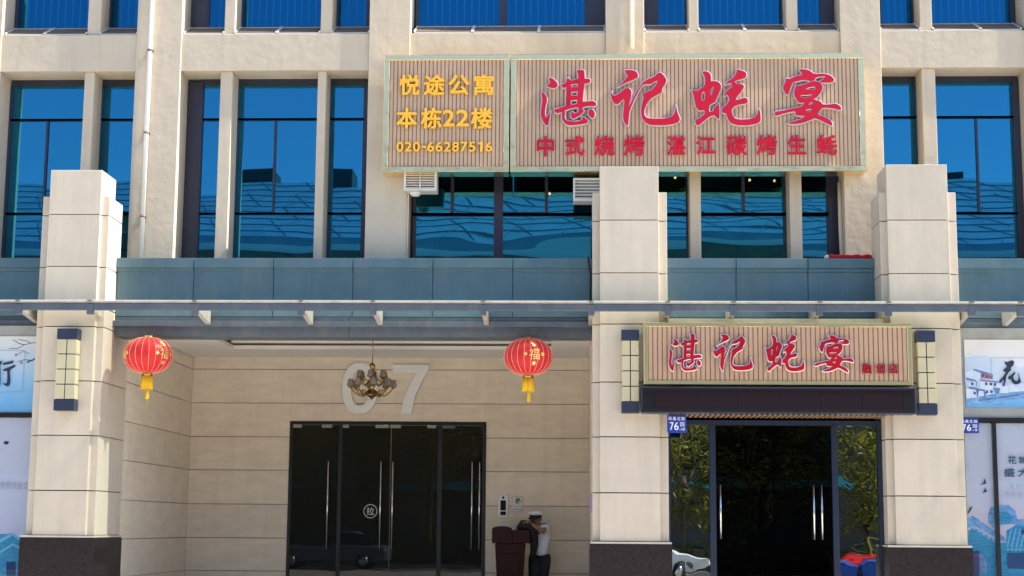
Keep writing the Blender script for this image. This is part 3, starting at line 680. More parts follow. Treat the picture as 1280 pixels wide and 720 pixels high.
for a, b in ((896.5, 900), (1034, 1038)): bx('hinge_clamp', 'steel', rd, rX(a), rX(b), YDOOR+.03, YDOOR+.07, PZ(960, 531, YDOOR), PZ(960, 527, YDOOR))
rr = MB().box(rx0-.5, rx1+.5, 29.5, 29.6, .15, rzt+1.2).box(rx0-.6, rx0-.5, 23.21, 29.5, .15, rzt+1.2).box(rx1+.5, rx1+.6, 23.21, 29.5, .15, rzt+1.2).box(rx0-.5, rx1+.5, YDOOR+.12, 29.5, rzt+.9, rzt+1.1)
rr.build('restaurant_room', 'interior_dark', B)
# wood slat soffit over the restaurant door
sf = MB(); x = rx0+.01
while x < rx1-.03: sf.box(x, x+.04, YP-.18, YDOOR-.03, rzt+.03, rzt+.06); x += .072
so_ = sf.build('slatted_soffit', 'soffit_wood', B); so_['kind'] = 'stuff'
box('soffit_board', 'slat_back', B, rx0, rx1, YP-.2, YDOOR+.1, rzt+.064, rzt+.12)
box('lintel_wall', 'stone', B, rx0, rx1, YP+.02, YDOOR+.3, rzt+.13, PZ(960, 398, YP))
# -- flank shop windows (behind the posters) --------------------------------------------
YPO = 22.62
zf1, zf2, zf3 = PZ(1240, 400, YPO), PZ(1240, 522, YPO), PZ(1240, 527.5, YPO)
for (a, b, nm) in ((XL, pL[0]-.001, 'L'), (pR[1]+.001, XR, 'R')):
    f = MB().box(a, b, YPO+.03, YPO+.12, zf2, zlow-.17).build('transom_board', 'grey_paint', B)
    f2 = MB().box(a, b, YPO-.01, YPO+.12, zf3, zf2-.002)
    xs_ = [PX(1245.5, 620, YPO)] if nm == 'R' else []
    xs_ += [PX(1345, 620, YPO), PX(1445, 620, YPO)] if nm == 'R' else [a+1.2, a+2.4, a+3.6, a+4.8]
    for x in xs_: f2.box(x-.025, x+.03, YPO-.008, YPO+.1, .15, zf3-.001)
    fo = f2.build('shop_window', 'black_frame', B)
    ex = [a]+xs_+[b]
    for q, r in zip(ex[:-1], ex[1:]): bx('pane', 'glass_shop', fo, q+.032, r-.027, YPO+.020, YPO+.028, .16, zf3-.003)
    box('shop_back_board', 'interior_pale', B, a, b, YPO+.09, YPO+.14, .15, zf3-.002)
box('ground_wall', 'interior', B, XL, pL[0]-.01, YPO+.2, YPO+.3, .15, zlow-.17); box('ground_wall', 'interior', B, pR[1]+.01, XR, YPO+.2, YPO+.3, .15, zlow-.17)

# ================================================================== canopy
CAN = thing('glass_canopy', (0, YCAN, PZ(640, 384, YCAN)), 'long shallow glass and steel canopy running across the whole front', 'canopy')
zc1, zc0 = PZ(640, 379.5, YCAN), PZ(640, 388.5, YCAN)
def part(mb, name, m, par_, bevel=0.):
    o = mb.build(name, m, None, bevel); o.parent = par_
    o.matrix_parent_inverse = Matrix.Translation(-par_.location) if par_.type == 'EMPTY' else Matrix(); return o
part(MB().box(XL, XR, YCAN, YCAN+.06, zc0, zc1), 'front_channel', 'slate_metal', CAN, .006)
part(MB().box(XL, XR, YCAN-.03, YCAN+.09, zc1+.003, zc1+.03), 'glass_edge_rail', 'bracket_paint', CAN, .004)
bu = [(-85, 396), (22, 396), (112, 396), (243, 396), (376, 396), (466, 396), (604, 396), (739, 396), (835, 398), (917, 398), (1025, 398), (1111, 398), (1215, 398), (1276, 398), (1370, 398)]
bxs = [PX(u, v, YCAN) for u, v in bu]
zr = zc1+.08
for x in bxs:
    b = MB().hexa([(x-.035, YCAN+.061, zc0-.0), (x+.035, YCAN+.061, zc0-.0), (x+.035, YPAR-.11, zc0-.10), (x-.035, YPAR-.11, zc0-.10), (x-.035, YCAN+.061, zc1-.01), (x+.035, YCAN+.061, zc1-.01), (x+.035, YPAR-.11, zr-.02), (x-.035, YPAR-.11, zr-.02)])
    part(b, 'bracket', 'bracket_paint', CAN, .005)
    part(MB().box(x-.045, x+.045, YCAN-.012, YCAN+.058, zc0-.06, zc0+.09), 'end_plate', 'slate_metal', CAN, .004)
    part(MB().box(x-.03, x+.03, YCAN-.04, YCAN-.008, zc1+.012, zc1+.04), 'glass_clip', 'louvre', CAN)
gl = [XL]+bxs+[XR]
for a, b in zip(gl[:-1], gl[1:]):
    g = MB().hexa([(a+.006, YCAN-.02, zc1+.031), (b-.006, YCAN-.02, zc1+.031), (b-.006, YPAR-.055, zr+.031), (a+.006, YPAR-.055, zr+.031), (a+.006, YCAN-.02, zc1+.041), (b-.006, YCAN-.02, zc1+.041), (b-.006, YPAR-.055, zr+.041), (a+.006, YPAR-.055, zr+.041)])
    part(g, 'glass_pane', 'glass_canopy', CAN)

# ================================================================== signs
def ribbed(x0, x1, z0, z1, y, pitch, m, par_, back, rib=.84, depth=.012):
    n = round((x1-x0)/pitch); p = (x1-x0)/n; b = MB()
    for i in range(n):
        a = x0+i*p; g = p*(1-rib)/2
        b.add([(a+g, y+depth, z0), (a+g+.004, y, z0), (a+p-g-.004, y, z0), (a+p-g, y+depth, z0), (a+g, y+depth, z1), (a+g+.004, y, z1), (a+p-g-.004, y, z1), (a+p-g, y+depth, z1)],
              [(0, 1, 5, 4), (1, 2, 6, 5), (2, 3, 7, 6), (4, 5, 6, 7), (0, 3, 2, 1)])
    o = part(b, 'ribbed_cladding', m, par_); o['kind'] = 'stuff'
    part(MB().box(x0, x1, y+depth+.001, y+depth+.03, z0, z1), 'backing_board', back, par_)
YSG = 23.22
def sign_frame(par_, x0, x1, z0, z1, y, w, m, back, proud=.03):
    for a in ((x0, x1, z1-w, z1), (x0, x1, z0, z0+w)): part(MB().box(a[0], a[1], y-proud, back, a[2], a[3]), 'frame_rail', m, par_, .006)
    for a in ((x0, x0+w, z0+w, z1-w), (x1-w, x1, z0+w, z1-w)): part(MB().box(a[0], a[1], y-proud+.002, back, a[2]+.001, a[3]-.001), 'frame_stile', m, par_, .006)
zt_, zb_ = PZ(780, 68, YSG), PZ(780, 215, YSG)
s1x0, s1x1 = PX(479.5, 140, YSG), PX(636.5, 140, YSG); s2x0, s2x1 = s1x1+.02, PX(1081, 140, YSG)
SG1 = thing('apartment_sign', ((s1x0+s1x1)/2, YSG, zb_), 'tan ribbed sign with yellow characters and a phone number, left of the big red one', 'sign')
sign_frame(SG1, s1x0, s1x1, zb_, zt_, YSG, .085, 'gold_mirror', YW-.06); ribbed(s1x0+.085, s1x1-.085, zb_+.085, zt_-.085, YSG, .060, 'slat', SG1, 'slat_back')
SG2 = thing('restaurant_sign', ((s2x0+s2x1)/2, YSG, zb_), 'largest tan ribbed sign with big red brush characters above the windows', 'sign')
sign_frame(SG2, s2x0, s2x1, zb_, zt_, YSG, .085, 'gold_mirror', YW-.06); ribbed(s2x0+.085, s2x1-.085, zb_+.085, zt_-.085, YSG, .060, 'slat', SG2, 'slat_back')
def cells(par_, rows, Y, face, rim, bold, rimd, depth=.05):
    for txt, u0_, u1_, v0_, v1_ in rows:
        x0, z1 = P(u0_, v0_, Y); x1, z0 = P(u1_, v1_, Y)
        o = part(letter(MB(), txt, x0, x1, z0, z1, Y, Y+.012, bold), 'character', face, par_)
        if rim: 
            q = part(letter(MB(), txt, x0, x1, z0, z1, Y+.0125, Y+depth, rimd), 'character_rim', rim, o); q.matrix_parent_inverse = Matrix()
YL = YSG-.05
cells(SG1, [('悦', 499, 524, 93, 119), ('途', 530, 555.5, 93, 119), ('公', 560.5, 586.5, 93, 119), ('寓', 592, 617, 93, 119),
            ('本', 495.5, 521, 134.5, 161), ('栋', 526, 552, 134.5, 161), ('2', 553.5, 568, 137, 158), ('2', 570, 586, 137, 158), ('楼', 588.5, 615, 134.5, 161)], YL, 'yellow_acrylic', 'letter_side_gold', .028, .034)
# phone number
def one(par_, rows, Y, face, rim, *_):
    for _c, u0_, u1_, v0_, v1_ in rows:
        x0, z1 = P(u0_, v0_, Y); x1, z0 = P(u1_, v1_, Y); w_, h_ = x1-x0, z1-z0
        pl_ = [(x0, z1-h_*.28), (x0, z1-h_*.14), (x0+w_*.55, z1), (x1, z1), (x1, z0), (x0+w_*.45, z0), (x0+w_*.45, z1-h_*.22)]
        o = part(MB().prism_xz(pl_, Y, Y+.012), 'character', face, par_); part(MB().prism_xz(grow(pl_, .003), Y+.0125, Y+.05), 'character_rim', rim, o)
ph = '020-66287516'; uu = 495.0; adv = 119.2/11.5
for ch in ph:
    if ch == '-': cells(SG1, [('一', uu+.8, uu+6.5, 182.3, 184.6)], YL, 'yellow_acrylic', 'letter_side_gold', .02, .026); uu += adv*.72
    else:
        wd = 8.6 if ch != '1' else 5.2
        (one if ch == '1' else cells)(SG1, [(ch, uu+(.4 if ch != '1' else 2), uu+wd+(.4 if ch != '1' else 2), 177, 189.5)], YL, 'yellow_acrylic', 'letter_side_gold', .03, .036); uu += adv
for n_ in ('zhan', 'ji', 'hao', 'yan'):
    fbm, ebm = MB(), MB(); brush(fbm, ebm, n_, YL-.02, rim=.016, depth=.065)
    o = part(fbm, 'brush_character', 'red_acrylic', SG2); q = part(ebm, 'character_rim', 'silver_edge', o); q.matrix_parent_inverse = Matrix()
cells(SG2, [('中', 671, 692.5, 170, 195.5), ('式', 706.5, 731, 170, 194.5), ('烧', 742.5, 768.5, 169.5, 194.5), ('烤', 779.5, 806, 169, 194.5),
            ('湛', 833.5, 857, 169.5, 194), ('江', 870, 895, 170, 193), ('碳', 907.5, 934, 169, 194), ('烤', 945.5, 971.5, 168.5, 193.5), ('生', 984, 1008, 168.5, 193), ('蚝', 1020.5, 1047, 168.5, 193.5)],
      YL, 'red_small', 'silver_edge', .032, .046)
# lower sign over the door
YS3 = 21.98; YL3 = YS3-.045
x0, z1 = P(804.5, 403, YS3); x1, z0 = P(1141, 482, YS3)
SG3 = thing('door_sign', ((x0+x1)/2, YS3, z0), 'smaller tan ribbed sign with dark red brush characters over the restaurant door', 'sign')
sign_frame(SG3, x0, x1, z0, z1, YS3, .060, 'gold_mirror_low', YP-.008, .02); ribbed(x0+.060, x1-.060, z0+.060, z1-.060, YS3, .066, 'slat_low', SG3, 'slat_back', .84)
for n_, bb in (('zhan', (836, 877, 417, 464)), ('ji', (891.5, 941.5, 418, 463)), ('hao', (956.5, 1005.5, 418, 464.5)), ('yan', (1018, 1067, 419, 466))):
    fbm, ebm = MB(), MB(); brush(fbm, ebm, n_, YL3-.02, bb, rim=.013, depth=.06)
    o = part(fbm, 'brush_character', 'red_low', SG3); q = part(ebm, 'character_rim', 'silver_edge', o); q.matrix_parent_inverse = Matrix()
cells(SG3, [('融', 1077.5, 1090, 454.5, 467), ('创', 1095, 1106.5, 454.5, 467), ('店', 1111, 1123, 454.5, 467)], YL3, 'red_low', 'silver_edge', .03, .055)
# dark message board
x0, z1 = P(801.5, 482.8, 21.9); x1, z0 = P(1146, 517.5, 21.9)
LED = thing('message_board', ((x0+x1)/2, 21.9, z0), 'long switched-off black message board under the door sign', 'message board')
part(MB().box(x0, x1, 21.9, YP-.06, z0, z1-.004), 'casing', 'frame_navy', LED, .012)
sx0, sz1 = P(811, 486, 21.9); sx1, sz0 = P(1137, 514, 21.9)
fr_ = MB().box(x0+.02, x1-.02, 21.885, 21.899, z1-.05, z1-.02).box(x0+.02, x1-.02, 21.885, 21.899, z0+.02, z0+.05); part(fr_, 'bezel', 'black', LED, .003)
n = 6; pw = (PX(1129, 500, 21.9)-PX(819, 500, 21.9))/n; px0 = PX(819, 500, 21.9)
for i in range(n): part(MB().box(px0+i*pw+.002, px0+(i+1)*pw-.002, 21.889, 21.899, z0+.055, z1-.055), 'screen_module', 'led_screen', LED)
for xa, xb in ((x0+.03, px0-.003), (px0+n*pw+.003, x1-.03)): part(MB().box(xa, xb, 21.892, 21.899, z0+.055, z1-.055), 'end_strip', 'black', LED)

# ================================================================== wall lamps
def sconce(u0_, u1_, v0_, v1_, va, vb, label, Yf=22.06):
    um = (u0_+u1_)/2; x0 = PX(u0_, (v0_+v1_)/2, Yf); x1 = PX(u1_, (v0_+v1_)/2, Yf); zt_ = PZ(um, v0_, Yf); zb_ = PZ(um, v1_, Yf); za, zd = PZ(um, va, Yf), PZ(um, vb, Yf)
    t = thing('wall_lamp', ((x0+x1)/2, YP, zb_), label, 'wall lamp', 'tall lamps on the stone pillars')
    part(MB().box(x0, x1, Yf, YP-.002, za, zt_), 'end_cap', 'sconce_navy', t, .004); part(MB().box(x0, x1, Yf, YP-.002, zb_, zd), 'end_cap', 'sconce_navy', t, .004)
    part(MB().box(x0+.02, x1-.02, Yf+.02, YP-.01, zd, za), 'frame', 'sconce_navy', t)
    xm = (x0+x1)/2; n = 4
    for i in range(n):
        a, b = zd+(za-zd)*i/n+.007, zd+(za-zd)*(i+1)/n-.007
        for p, q in ((x0+.006, xm-.007), (xm+.007, x1-.006)):
            part(MB().box(p, q, Yf+.006, YP-.012, a, b), 'diffuser_panel', 'sconce_cream', t, .003)
sconce(69, 94.5, 410.5, 513, 423.5, 499, 'tall cream lamp with navy ends on the left pillar')
sconce(777, 799, 412, 516, 425, 502, 'tall cream lamp with navy ends, left of the door sign')
sconce(1147.5, 1170.5, 413, 518.5, 427, 504.5, 'tall cream lamp with navy ends, right of the door sign')

# ================================================================== lanterns
def lantern(u, vt, vb, ur, rot, label, Y=22.62):
    z1 = PZ(u, vt, Y); z0 = PZ(u, vb, Y); x = PX(u, (vt+vb)/2, Y); a = ur/F_PX*Y*.995; h = (z1-z0)/2; zc = (z1+z0)/2
    t = thing('red_lantern', (x, Y, z0), label, 'lantern', 'red lanterns under the beam')
    prof = []
    for i in range(25):
        th = -math.pi/2+math.pi*i/24; r = a*max(math.cos(th), 0)**.82; prof.append((max(r, a*.15), h*math.sin(th)))
    def surf(th): return a*max(math.cos(th), 0)**.82, h*math.sin(th)
    N = 22; vs_, fs_ = [], []; nseg = N*4
    for r, z in prof:
        for k in range(nseg):
            q = k % 4; rr_ = r*(1-.018*math.sin(math.pi*q/4)); ph_ = 2*math.pi*k/nseg+rot
            vs_.append((x+rr_*math.cos(ph_), Y+rr_*math.sin(ph_), zc+z))
    for i in range(len(prof)-1):
        for k in range(nseg):
            p, q = i*nseg+k, i*nseg+(k+1) % nseg; fs_.append((p, q, q+nseg, p+nseg))
    part(MB().add(vs_, fs_, 0, True), 'lantern_body', 'silk', t)
    rb = MB().tube([(r*1.004, 0, z) for r, z in prof[1:-1]], .0021, 5)
    proto = rb.build('rib', 'rib_gold', None); proto.parent = t; proto.location = (0, 0, zc-z0); proto.rotation_euler = (0, 0, rot)
    for k in range(1, N):
        c = proto.copy(); C.objects.link(c); c.parent = t; c.rotation_euler = (0, 0, rot+2*math.pi*k/N)
    part(MB().lathe([(0, h+.025), (a*.20, h+.022), (a*.21, h-.03), (a*.22, h-.04), (0, h-.05)], (x, Y, zc), 20), 'top_cap', 'brass', t)
    part(MB().lathe([(0, -h+.05), (a*.22, -h+.03), (a*.21, -h-.045), (0, -h-.05)], (x, Y, zc), 20), 'bottom_cap', 'brass', t)
    # fringe: a skirt of separate threads
    fr = MB(); nf = 44
    for k in range(nf):
        p = 2*math.pi*k/nf; r1 = a*.20; L = .185+.012*math.sin(k*3.7); sw = .012*math.sin(k*1.9)
        fr.tube([(x+r1*math.cos(p), Y+r1*math.sin(p), zc-h-.04), (x+(r1*1.12)*math.cos(p)+sw*.3, Y+r1*1.12*math.sin(p), zc-h-.04-L)], .0105, 4)
    o = part(fr, 'fringe', 'tassel', t); o['kind'] = 'stuff'
    ts = MB().lathe([(0, -.22), (.016, -.235), (.024, -.265), (.03, -.36), (.028, -.372), (0, -.373)], (x+.012, Y, zc-h), 10); part(ts, 'tassel', 'tassel', t)
    part(MB().tube([(x, Y, zc-h-.05), (x+.008, Y, zc-h-.15), (x+.012, Y, zc-h-.23)], .004, 5).tube([(x+.012, Y, zc-h-.37), (x+.02, Y, zc-h-.43), (x+.033, Y, zc-h-.49)], .0028, 5), 'cord', 'tassel', t)
    part(MB().tube([(x, Y, zc+h), (x, Y, zc+h+.05), (x, Y+.05, zbt+.01)], .006, 6), 'hook', 'cable_black', t)
    # gilt character with four blossoms, laid onto the curved silk
    v, f = text_tris('福', 0.); bb = text_box('福')
    for j in range(3):
        az = rot+2*math.pi*j/3-math.pi/2; e = MB(); sc = .155
        def lay(px, pz):
            th = math.asin(max(-.9, min(.9, pz/h))); r = a*math.cos(th)**.82*1.006+.003
            an = az+px/r
            return (x+r*math.cos(an), Y+r*math.sin(an), zc+.01+pz)
        cx, cy = (bb[0]+bb[1])/2, (bb[2]+bb[3])/2
        e.add([lay((p[0]-cx)*sc/.9, (p[1]-cy)*sc/.9) for p in v], f)
        for dx_, dz_ in ((-.13, 0), (.13, 0), (0, .13), (0, -.13), (-.02, .165)):
            ring = [lay(dx_+.026*(1+.35*math.cos(5*q))*math.cos(q), dz_+.026*(1+.35*math.cos(5*q))*math.sin(q)) for q in [2*math.pi*k/20 for k in range(20)]]
            e.add([lay(dx_, dz_)]+ring, [(0, k+1, (k+1) % 20+1) for k in range(20)])
        part(e, 'gilt_emblem', 'gold_print', t)
lantern(185, 421.5, 467, 30.8, RAD(58), 'red silk lantern with gold ribs beside the left pillar')
lantern(660.5, 423, 469.5, 30.8, RAD(16), 'red silk lantern with gold ribs near the middle pillar')

# ================================================================== chandelier
def chandelier():
    Y = 25.4; u = 465; z1 = PZ(u, 452, Y); z0 = PZ(u, 500, Y); x = PX(u, 480, Y); k = Y/F_PX
    t = thing('chandelier', (x, Y, z0), 'small brass chandelier with pleated grey shades in front of the zero', 'chandelier')
    top = zcl+.30
    part(MB().tube([(x, Y, z1), (x, Y, top)], .008, 6), 'chain', 'brass', t)
    part(MB().lathe([(0, .03), (.07, .02), (.08, 0), (0, -.01)], (x, Y, top), 16), 'ceiling_rose', 'brass', t)
    H = z1-z0
    prof = [(0, 0), (.02, .02), (.05, .05), (.09, .07), (.10, .09), (.06, .12), (.035, .16), (.05, .20), (.055, .24), (.03, .27), (.022, .32), (.04, .36), (.06, .41), (.075, .45), (.045, .46), (.03, .50), (.045, .54), (.05, .56), (.015, .60), (0, .62)]
    part(MB().lathe([(r, z*H/.62) for r, z in prof], (x, Y, z0), 16), 'stem', 'brass', t)
    def tier(n, R, zr, zs, ph):
        for i in range(n):
            a = ph+2*math.pi*i/n; c, s = math.cos(a), math.sin(a)
            pts = []
            for q in range(9):
                f = q/8; r = .05+(R-.05)*f; z = zr-.09*math.sin(f*math.pi)+(zs-zr)*max(0, f-.55)/.45
                pts.append((x+r*c, Y+r*s, z0+z))
            arm = part(MB().tube(pts, [.011]*8+[.009], 6).lathe([(.008, -.01), (.035, .0), (.04, .012), (.012, .02), (.012, .05)], (x+R*c, Y+R*s, z0+zs), 10), 'arm', 'brass', t)
            part(MB().tube([(x+(R*.55+.05*math.cos(q))*c, Y+(R*.55+.05*math.cos(q))*s, z0+zr-.05+.05*math.sin(q)) for q in [k*.524 for k in range(11)]], .007, 5), 'scroll', 'brass', arm)
            sh = part(MB().lathe([(.036, .12), (.039, .115), (.062, .01), (.059, .006)], (x+R*c, Y+R*s, z0+zs+.02), 18), 'lamp_shade', 'lampshade', arm); sh.matrix_parent_inverse = Matrix()
    tier(8, .345, .16, .195, .2); tier(6, .215, .33, .335, .55)
chandelier()

# ================================================================== the big number
zn0, zn1 = PZ(480, 517.2, YB-.05), PZ(480, 453.5, YB-.05)
def nx(u): return PX(u, 485, YB-.05)
BN = thing('building_number', (nx(480), YB-.05, zn0), 'large brushed metal 07 mounted on the stone above the doors', 'number')
cx, cz, ax_, az_ = (nx(428.3)+nx(471.8))/2, (zn0+zn1)/2, (nx(471.8)-nx(428.3))/2, (zn1-zn0)/2
def ell(a, b, n=48, e=2.35): 
    return [(cx+a*math.copysign(abs(math.cos(q))**(2/e), math.cos(q)), cz+b*math.copysign(abs(math.sin(q))**(2/e), math.sin(q))) for q in [2*math.pi*k/n for k in range(n)]]
part(MB().prism_xz(ell(ax_, az_), YB-.07, YB-.01, 0, [ell(ax_-.155, az_-.14)]), 'digit', 'brushed', BN)
s7 = [(491, 456), (535.5, 456), (535.5, 462.5), (527, 478), (519, 495), (514, 517.3), (500.5, 517.3), (505, 498), (512, 482), (521, 466.5), (491, 466)]
part(MB().prism_xz([P(u, v, YB-.05) for u, v in s7], YB-.07, YB-.01), 'digit', 'brushed', BN)

# ================================================================== small things on the walls
def plate(u0_, u1_, v0_, v1_, Y, label, num):
    x0, z1 = P(u0_, v0_, Y); x1, z0 = P(u1_, v1_, Y); t = thing('street_number_plate', ((x0+x1)/2, Y, z0), label, 'number plate', 'blue street number plates')
    part(MB().box(x0, x1, Y, Y+.015, z0, z1), 'plate', 'plate_blue', t, .004)
    w_, h_ = x1-x0, z1-z0; tx = MB(); y = Y-.003
    for i, ch in enumerate('凤凰北路'): letter(tx, ch, x0+w_*(.07+.225*i), x0+w_*(.25+.225*i), z0+h_*.70, z0+h_*.90, y, None, .02)
    letter(tx, '7', x0+w_*.14, x0+w_*.34, z0+h_*.14, z0+h_*.60, y, None, .03); letter(tx, '6', x0+w_*.37, x0+w_*.60, z0+h_*.14, z0+h_*.60, y, None, .03)
    letter(tx, '国', x0+w_*.68, x0+w_*.90, z0+h_*.36, z0+h_*.60, y, None, .01); letter(tx, num, x0+w_*.64, x0+w_*.92, z0+h_*.12, z0+h_*.29, y, None, .01)
    part(tx, 'lettering', 'plate_white', t)
plate(833.8, 858, 518.8, 541, 22.03, 'small blue plate reading 76 under the left end of the message board', '-10')
plate(1199, 1224, 523, 541.5, 22.56, 'small blue plate reading 76 half hidden behind the right pillar', '-9')
# intercom and parking notice
Yi = YB-.035
x0, z1 = P(623, 618, Yi); x1, z0 = P(635, 646.5, Yi); t = thing('intercom', ((x0+x1)/2, Yi, z0), 'white door intercom with black screen beside the entrance doors', 'intercom')
part(MB().box(x0, x1, Yi, YB-.002, z0, z1), 'casing', 'plate_white', t, .006); h_ = z1-z0; w_ = x1-x0
part(MB().box(x0+w_*.22, x1-w_*.22, Yi-.004, Yi-.0005, z0+h_*.30, z0+h_*.74), 'screen', 'black', t); part(MB().box(x0+w_*.22, x1-w_*.22, Yi-.004, Yi-.0005, z0+h_*.09, z0+h_*.25), 'keypad', 'black', t)
part(MB().add([(x0+w_*.5+.022*math.cos(q*.5236), Yi-.004, z0+h_*.86+.022*math.sin(q*.5236)) for q in range(12)], [tuple(range(12))]), 'camera_lens', 'black', t)
x0, z1 = P(640, 619.5, Yi); x1, z0 = P(654, 640.5, Yi); t = thing('parking_notice', ((x0+x1)/2, Yi, z0), 'small white parking notice with a P beside the intercom', 'notice'); h_ = z1-z0; w_ = x1-x0
part(MB().box(x0, x1, Yi+.01, YB-.002, z0, z1), 'board', 'paper_white', t, .002)
tx = MB(); letter(tx, 'P', x0+w_*.38, x0+w_*.70, z0+h_*.52, z0+h_*.84, Yi+.006, None, .05)
for i, ch in enumerate('禁止停'): letter(tx, ch, x0+w_*(.2+.22*i), x0+w_*(.38+.22*i), z0+h_*.30, z0+h_*.41, Yi+.006, None)
for i, ch in enumerate('车请勿停'): letter(tx, ch, x0+w_*(.12+.2*i), x0+w_*(.29+.2*i), z0+h_*.12, z0+h_*.23, Yi+.006, None)
part(tx, 'lettering', 'ink', t)
part(MB().box(x0+w_*.06, x1-w_*.06, Yi+.0075, Yi+.009, z0+h_*.04, z0+h_*.055).box(x0+w_*.06, x1-w_*.06, Yi+.0075, Yi+.009, z0+h_*.945, z0+h_*.96).box(x0+w_*.06, x0+w_*.08, Yi+.0075, Yi+.009, z0+h_*.056, z0+h_*.944).box(x1-w_*.08, x1-w_*.06, Yi+.0075, Yi+.009, z0+h_*.056, z0+h_*.944), 'border', 'ink', t)
ring = [(x0+w_*.52+.062*math.cos(q*.3927), Yi+.0082, z0+h_*.68+.062*math.sin(q*.3927)) for q in range(16)]; part(MB().add(ring, [tuple(range(16))]), 'roundel', 'sconce_cream', t)
# pull sticker on the glass
Yk = YD+.042; cx_, cz_ = P(463, 639, Yk); R_ = 8.6/F_PX*Yk
t = thing('door_sticker', (cx_, Yk, cz_), 'round white pull sticker on the dark glass door', 'sticker')
ro, ri = [(cx_+R_*math.cos(q*.19635), cz_+R_*math.sin(q*.19635)) for q in range(32)], [(cx_+R_*.9*math.cos(q*.19635), cz_+R_*.9*math.sin(q*.19635)) for q in range(32)]
part(MB().prism_xz(ro, Yk-.001, Yk+.0005, 0, [ri]), 'ring', 'white_trim', t); part(letter(MB(), '拉', cx_-R_*.55, cx_+R_*.55, cz_-R_*.55, cz_+R_*.55, Yk-.001, None, .01), 'character', 'white_trim', t)
# purple strip on the middle pillar's side, red quilt, vents, hose, cables
x0, z1 = P(738.6, 617, 22.4); x1, z0 = P(740.3, 641, 22.4); tag(MB().box(pM[0]-.03, pM[0]-.002, 22.36, 22.5, z0, z1).build('purple_notice', 'purple', None, .003), 'narrow purple notice on the edge of the middle pillar', 'notice')
Yq = 22.90; x0, z1 = P(1038, 317.5, Yq); x1 = PX(1096, 320, Yq); q = MB()
q.tube([(x0+(x1-x0)*i/14, Yq+.16, zt+.055+.006*math.sin(i*1.7)) for i in range(15)], [.045+.006*math.sin(i*2.3) for i in range(15)], 12)
t = thing('red_quilt_roll', (x0, Yq+.16, zt+.01), 'rolled red quilted cloth lying on the blue parapet', 'cloth roll'); part(q, 'roll', 'red_cloth', t)
part(MB().tube([(x0-.06, Yq+.16, zt+.05), (x0-.005, Yq+.16, zt+.055)], [.03, .043], 10), 'white_end', 'pipe_white', t)
def vent(u0_, u1_, v0_, v1_, label, Y=23.35):
    x0, z1 = P(u0_, v0_, Y); x1, z0 = P(u1_, v1_, Y); t = thing('air_vent', ((x0+x1)/2, Y, z0), label, 'air vent', 'cream vents below the big sign'); w_ = .03
    b = MB().box(x0, x1, Y, Y+.3, z1-w_, z1).box(x0, x1, Y, Y+.3, z0, z0+w_).box(x0, x0+w_, Y+.001, Y+.3, z0+w_, z1-w_).box(x1-w_, x1, Y+.001, Y+.3, z0+w_, z1-w_).box(x0+w_, x1-w_, Y+.2, Y+.22, z0+w_, z1-w_)
    part(b, 'housing', 'white_trim', t); n = 6; s = MB(); hh = (z1-z0-2*w_)/n
    for i in range(n):
        z = z0+w_+hh*i; s.hexa([(x0+w_, Y+.01, z+.006), (x1-w_, Y+.01, z+.006), (x1-w_, Y+.07, z+hh*.8), (x0+w_, Y+.07, z+hh*.8), (x0+w_, Y+.01, z+.018), (x1-w_, Y+.01, z+.018), (x1-w_, Y+.07, z+hh*.8+.012), (x0+w_, Y+.07, z+hh*.8+.012)])
    o = part(s, 'louvre_slats', 'white_trim', t); o['kind'] = 'stuff'; return t, x0, x1, z0
va = vent(505, 545.5, 214.5, 238, 'cream louvred vent below the left end of the big sign')
vent(716.5, 753, 222.5, 251, 'cream louvred vent partly behind the middle pillar')
part(MB().tube([((va[1]+va[2])/2-.0, 23.33, va[3]+.28), ((va[1]+va[2])/2, 23.33, va[3]-.01)], .009, 6).lathe([(0, -.07), (.06, -.06), (.09, -.02), (.09, 0), (0, 0)], ((va[1]+va[2])/2-.08, 23.48, va[3]), 12), 'drain_cup', 'white_trim', va[0])
x = gx(507, 280)+.0; tag(MB().tube([(x, YG-.1, ROWZ-.05), (x+.005, YG-.1, ROWZ+.5), (x-.004, YG-.1, ROWZ+1.0), (x, YG-.1, ROWZ+1.45)], .014, 6).build('white_cable', 'hose', None), 'pale cable running up beside the restaurant window', 'cable')
x = PX(740, 330, YPAR-.02)-.03; tag(MB().tube([(x-.03, YPAR-.06, zt+.03), (x-.02, YPAR-.07, zt-.06), (x+.01, YPAR-.04, zt-.25), (x, YPAR-.03, zlow+.02)], .012, 6).build('black_cable', 'cable_black', None), 'black cable hanging down the blue parapet by the middle pillar', 'cable')
x = PX(1050.5, 280, 23.8); tag(MB().tube([(x, 23.8, ROWZ+1.35), (x, 23.8, ROWZ+.7), (x+.005, 23.78, ROWZ+.3), (x, 23.7, ROWZ+.15), (x-.1, 23.5, ROWZ+.13)], .032, 8).build('flexible_hose', 'hose', None), 'cream flexible hose hanging beside the right restaurant window', 'hose')
# small warm pendant lamps inside the restaurant
for i, (u, v) in enumerate(((844, 222), (937, 225), (968, 226), (687, 242))):
    Yl = 25.2; x, z = P(u, v, Yl); t = thing('pendant_lamp', (x, Yl, z), ['small warm bulb behind the narrow window right of the middle pillar', 'left of two small warm bulbs behind the wide restaurant window', 'right of two small warm bulbs behind the wide restaurant window', 'small warm bulb behind glass beside the right vent'][i], 'lamp', 'warm bulbs in the restaurant')
    part(MB().lathe([(0, -.022), (.016, -.016), (.022, 0), (.016, .016), (0, .022)], (x, Yl, z), 10), 'bulb', 'bulb', t); part(MB().tube([(x, Yl, z+.02), (x, Yl, Z_S2-.52)], .005, 5), 'cord', 'cable_black', t)

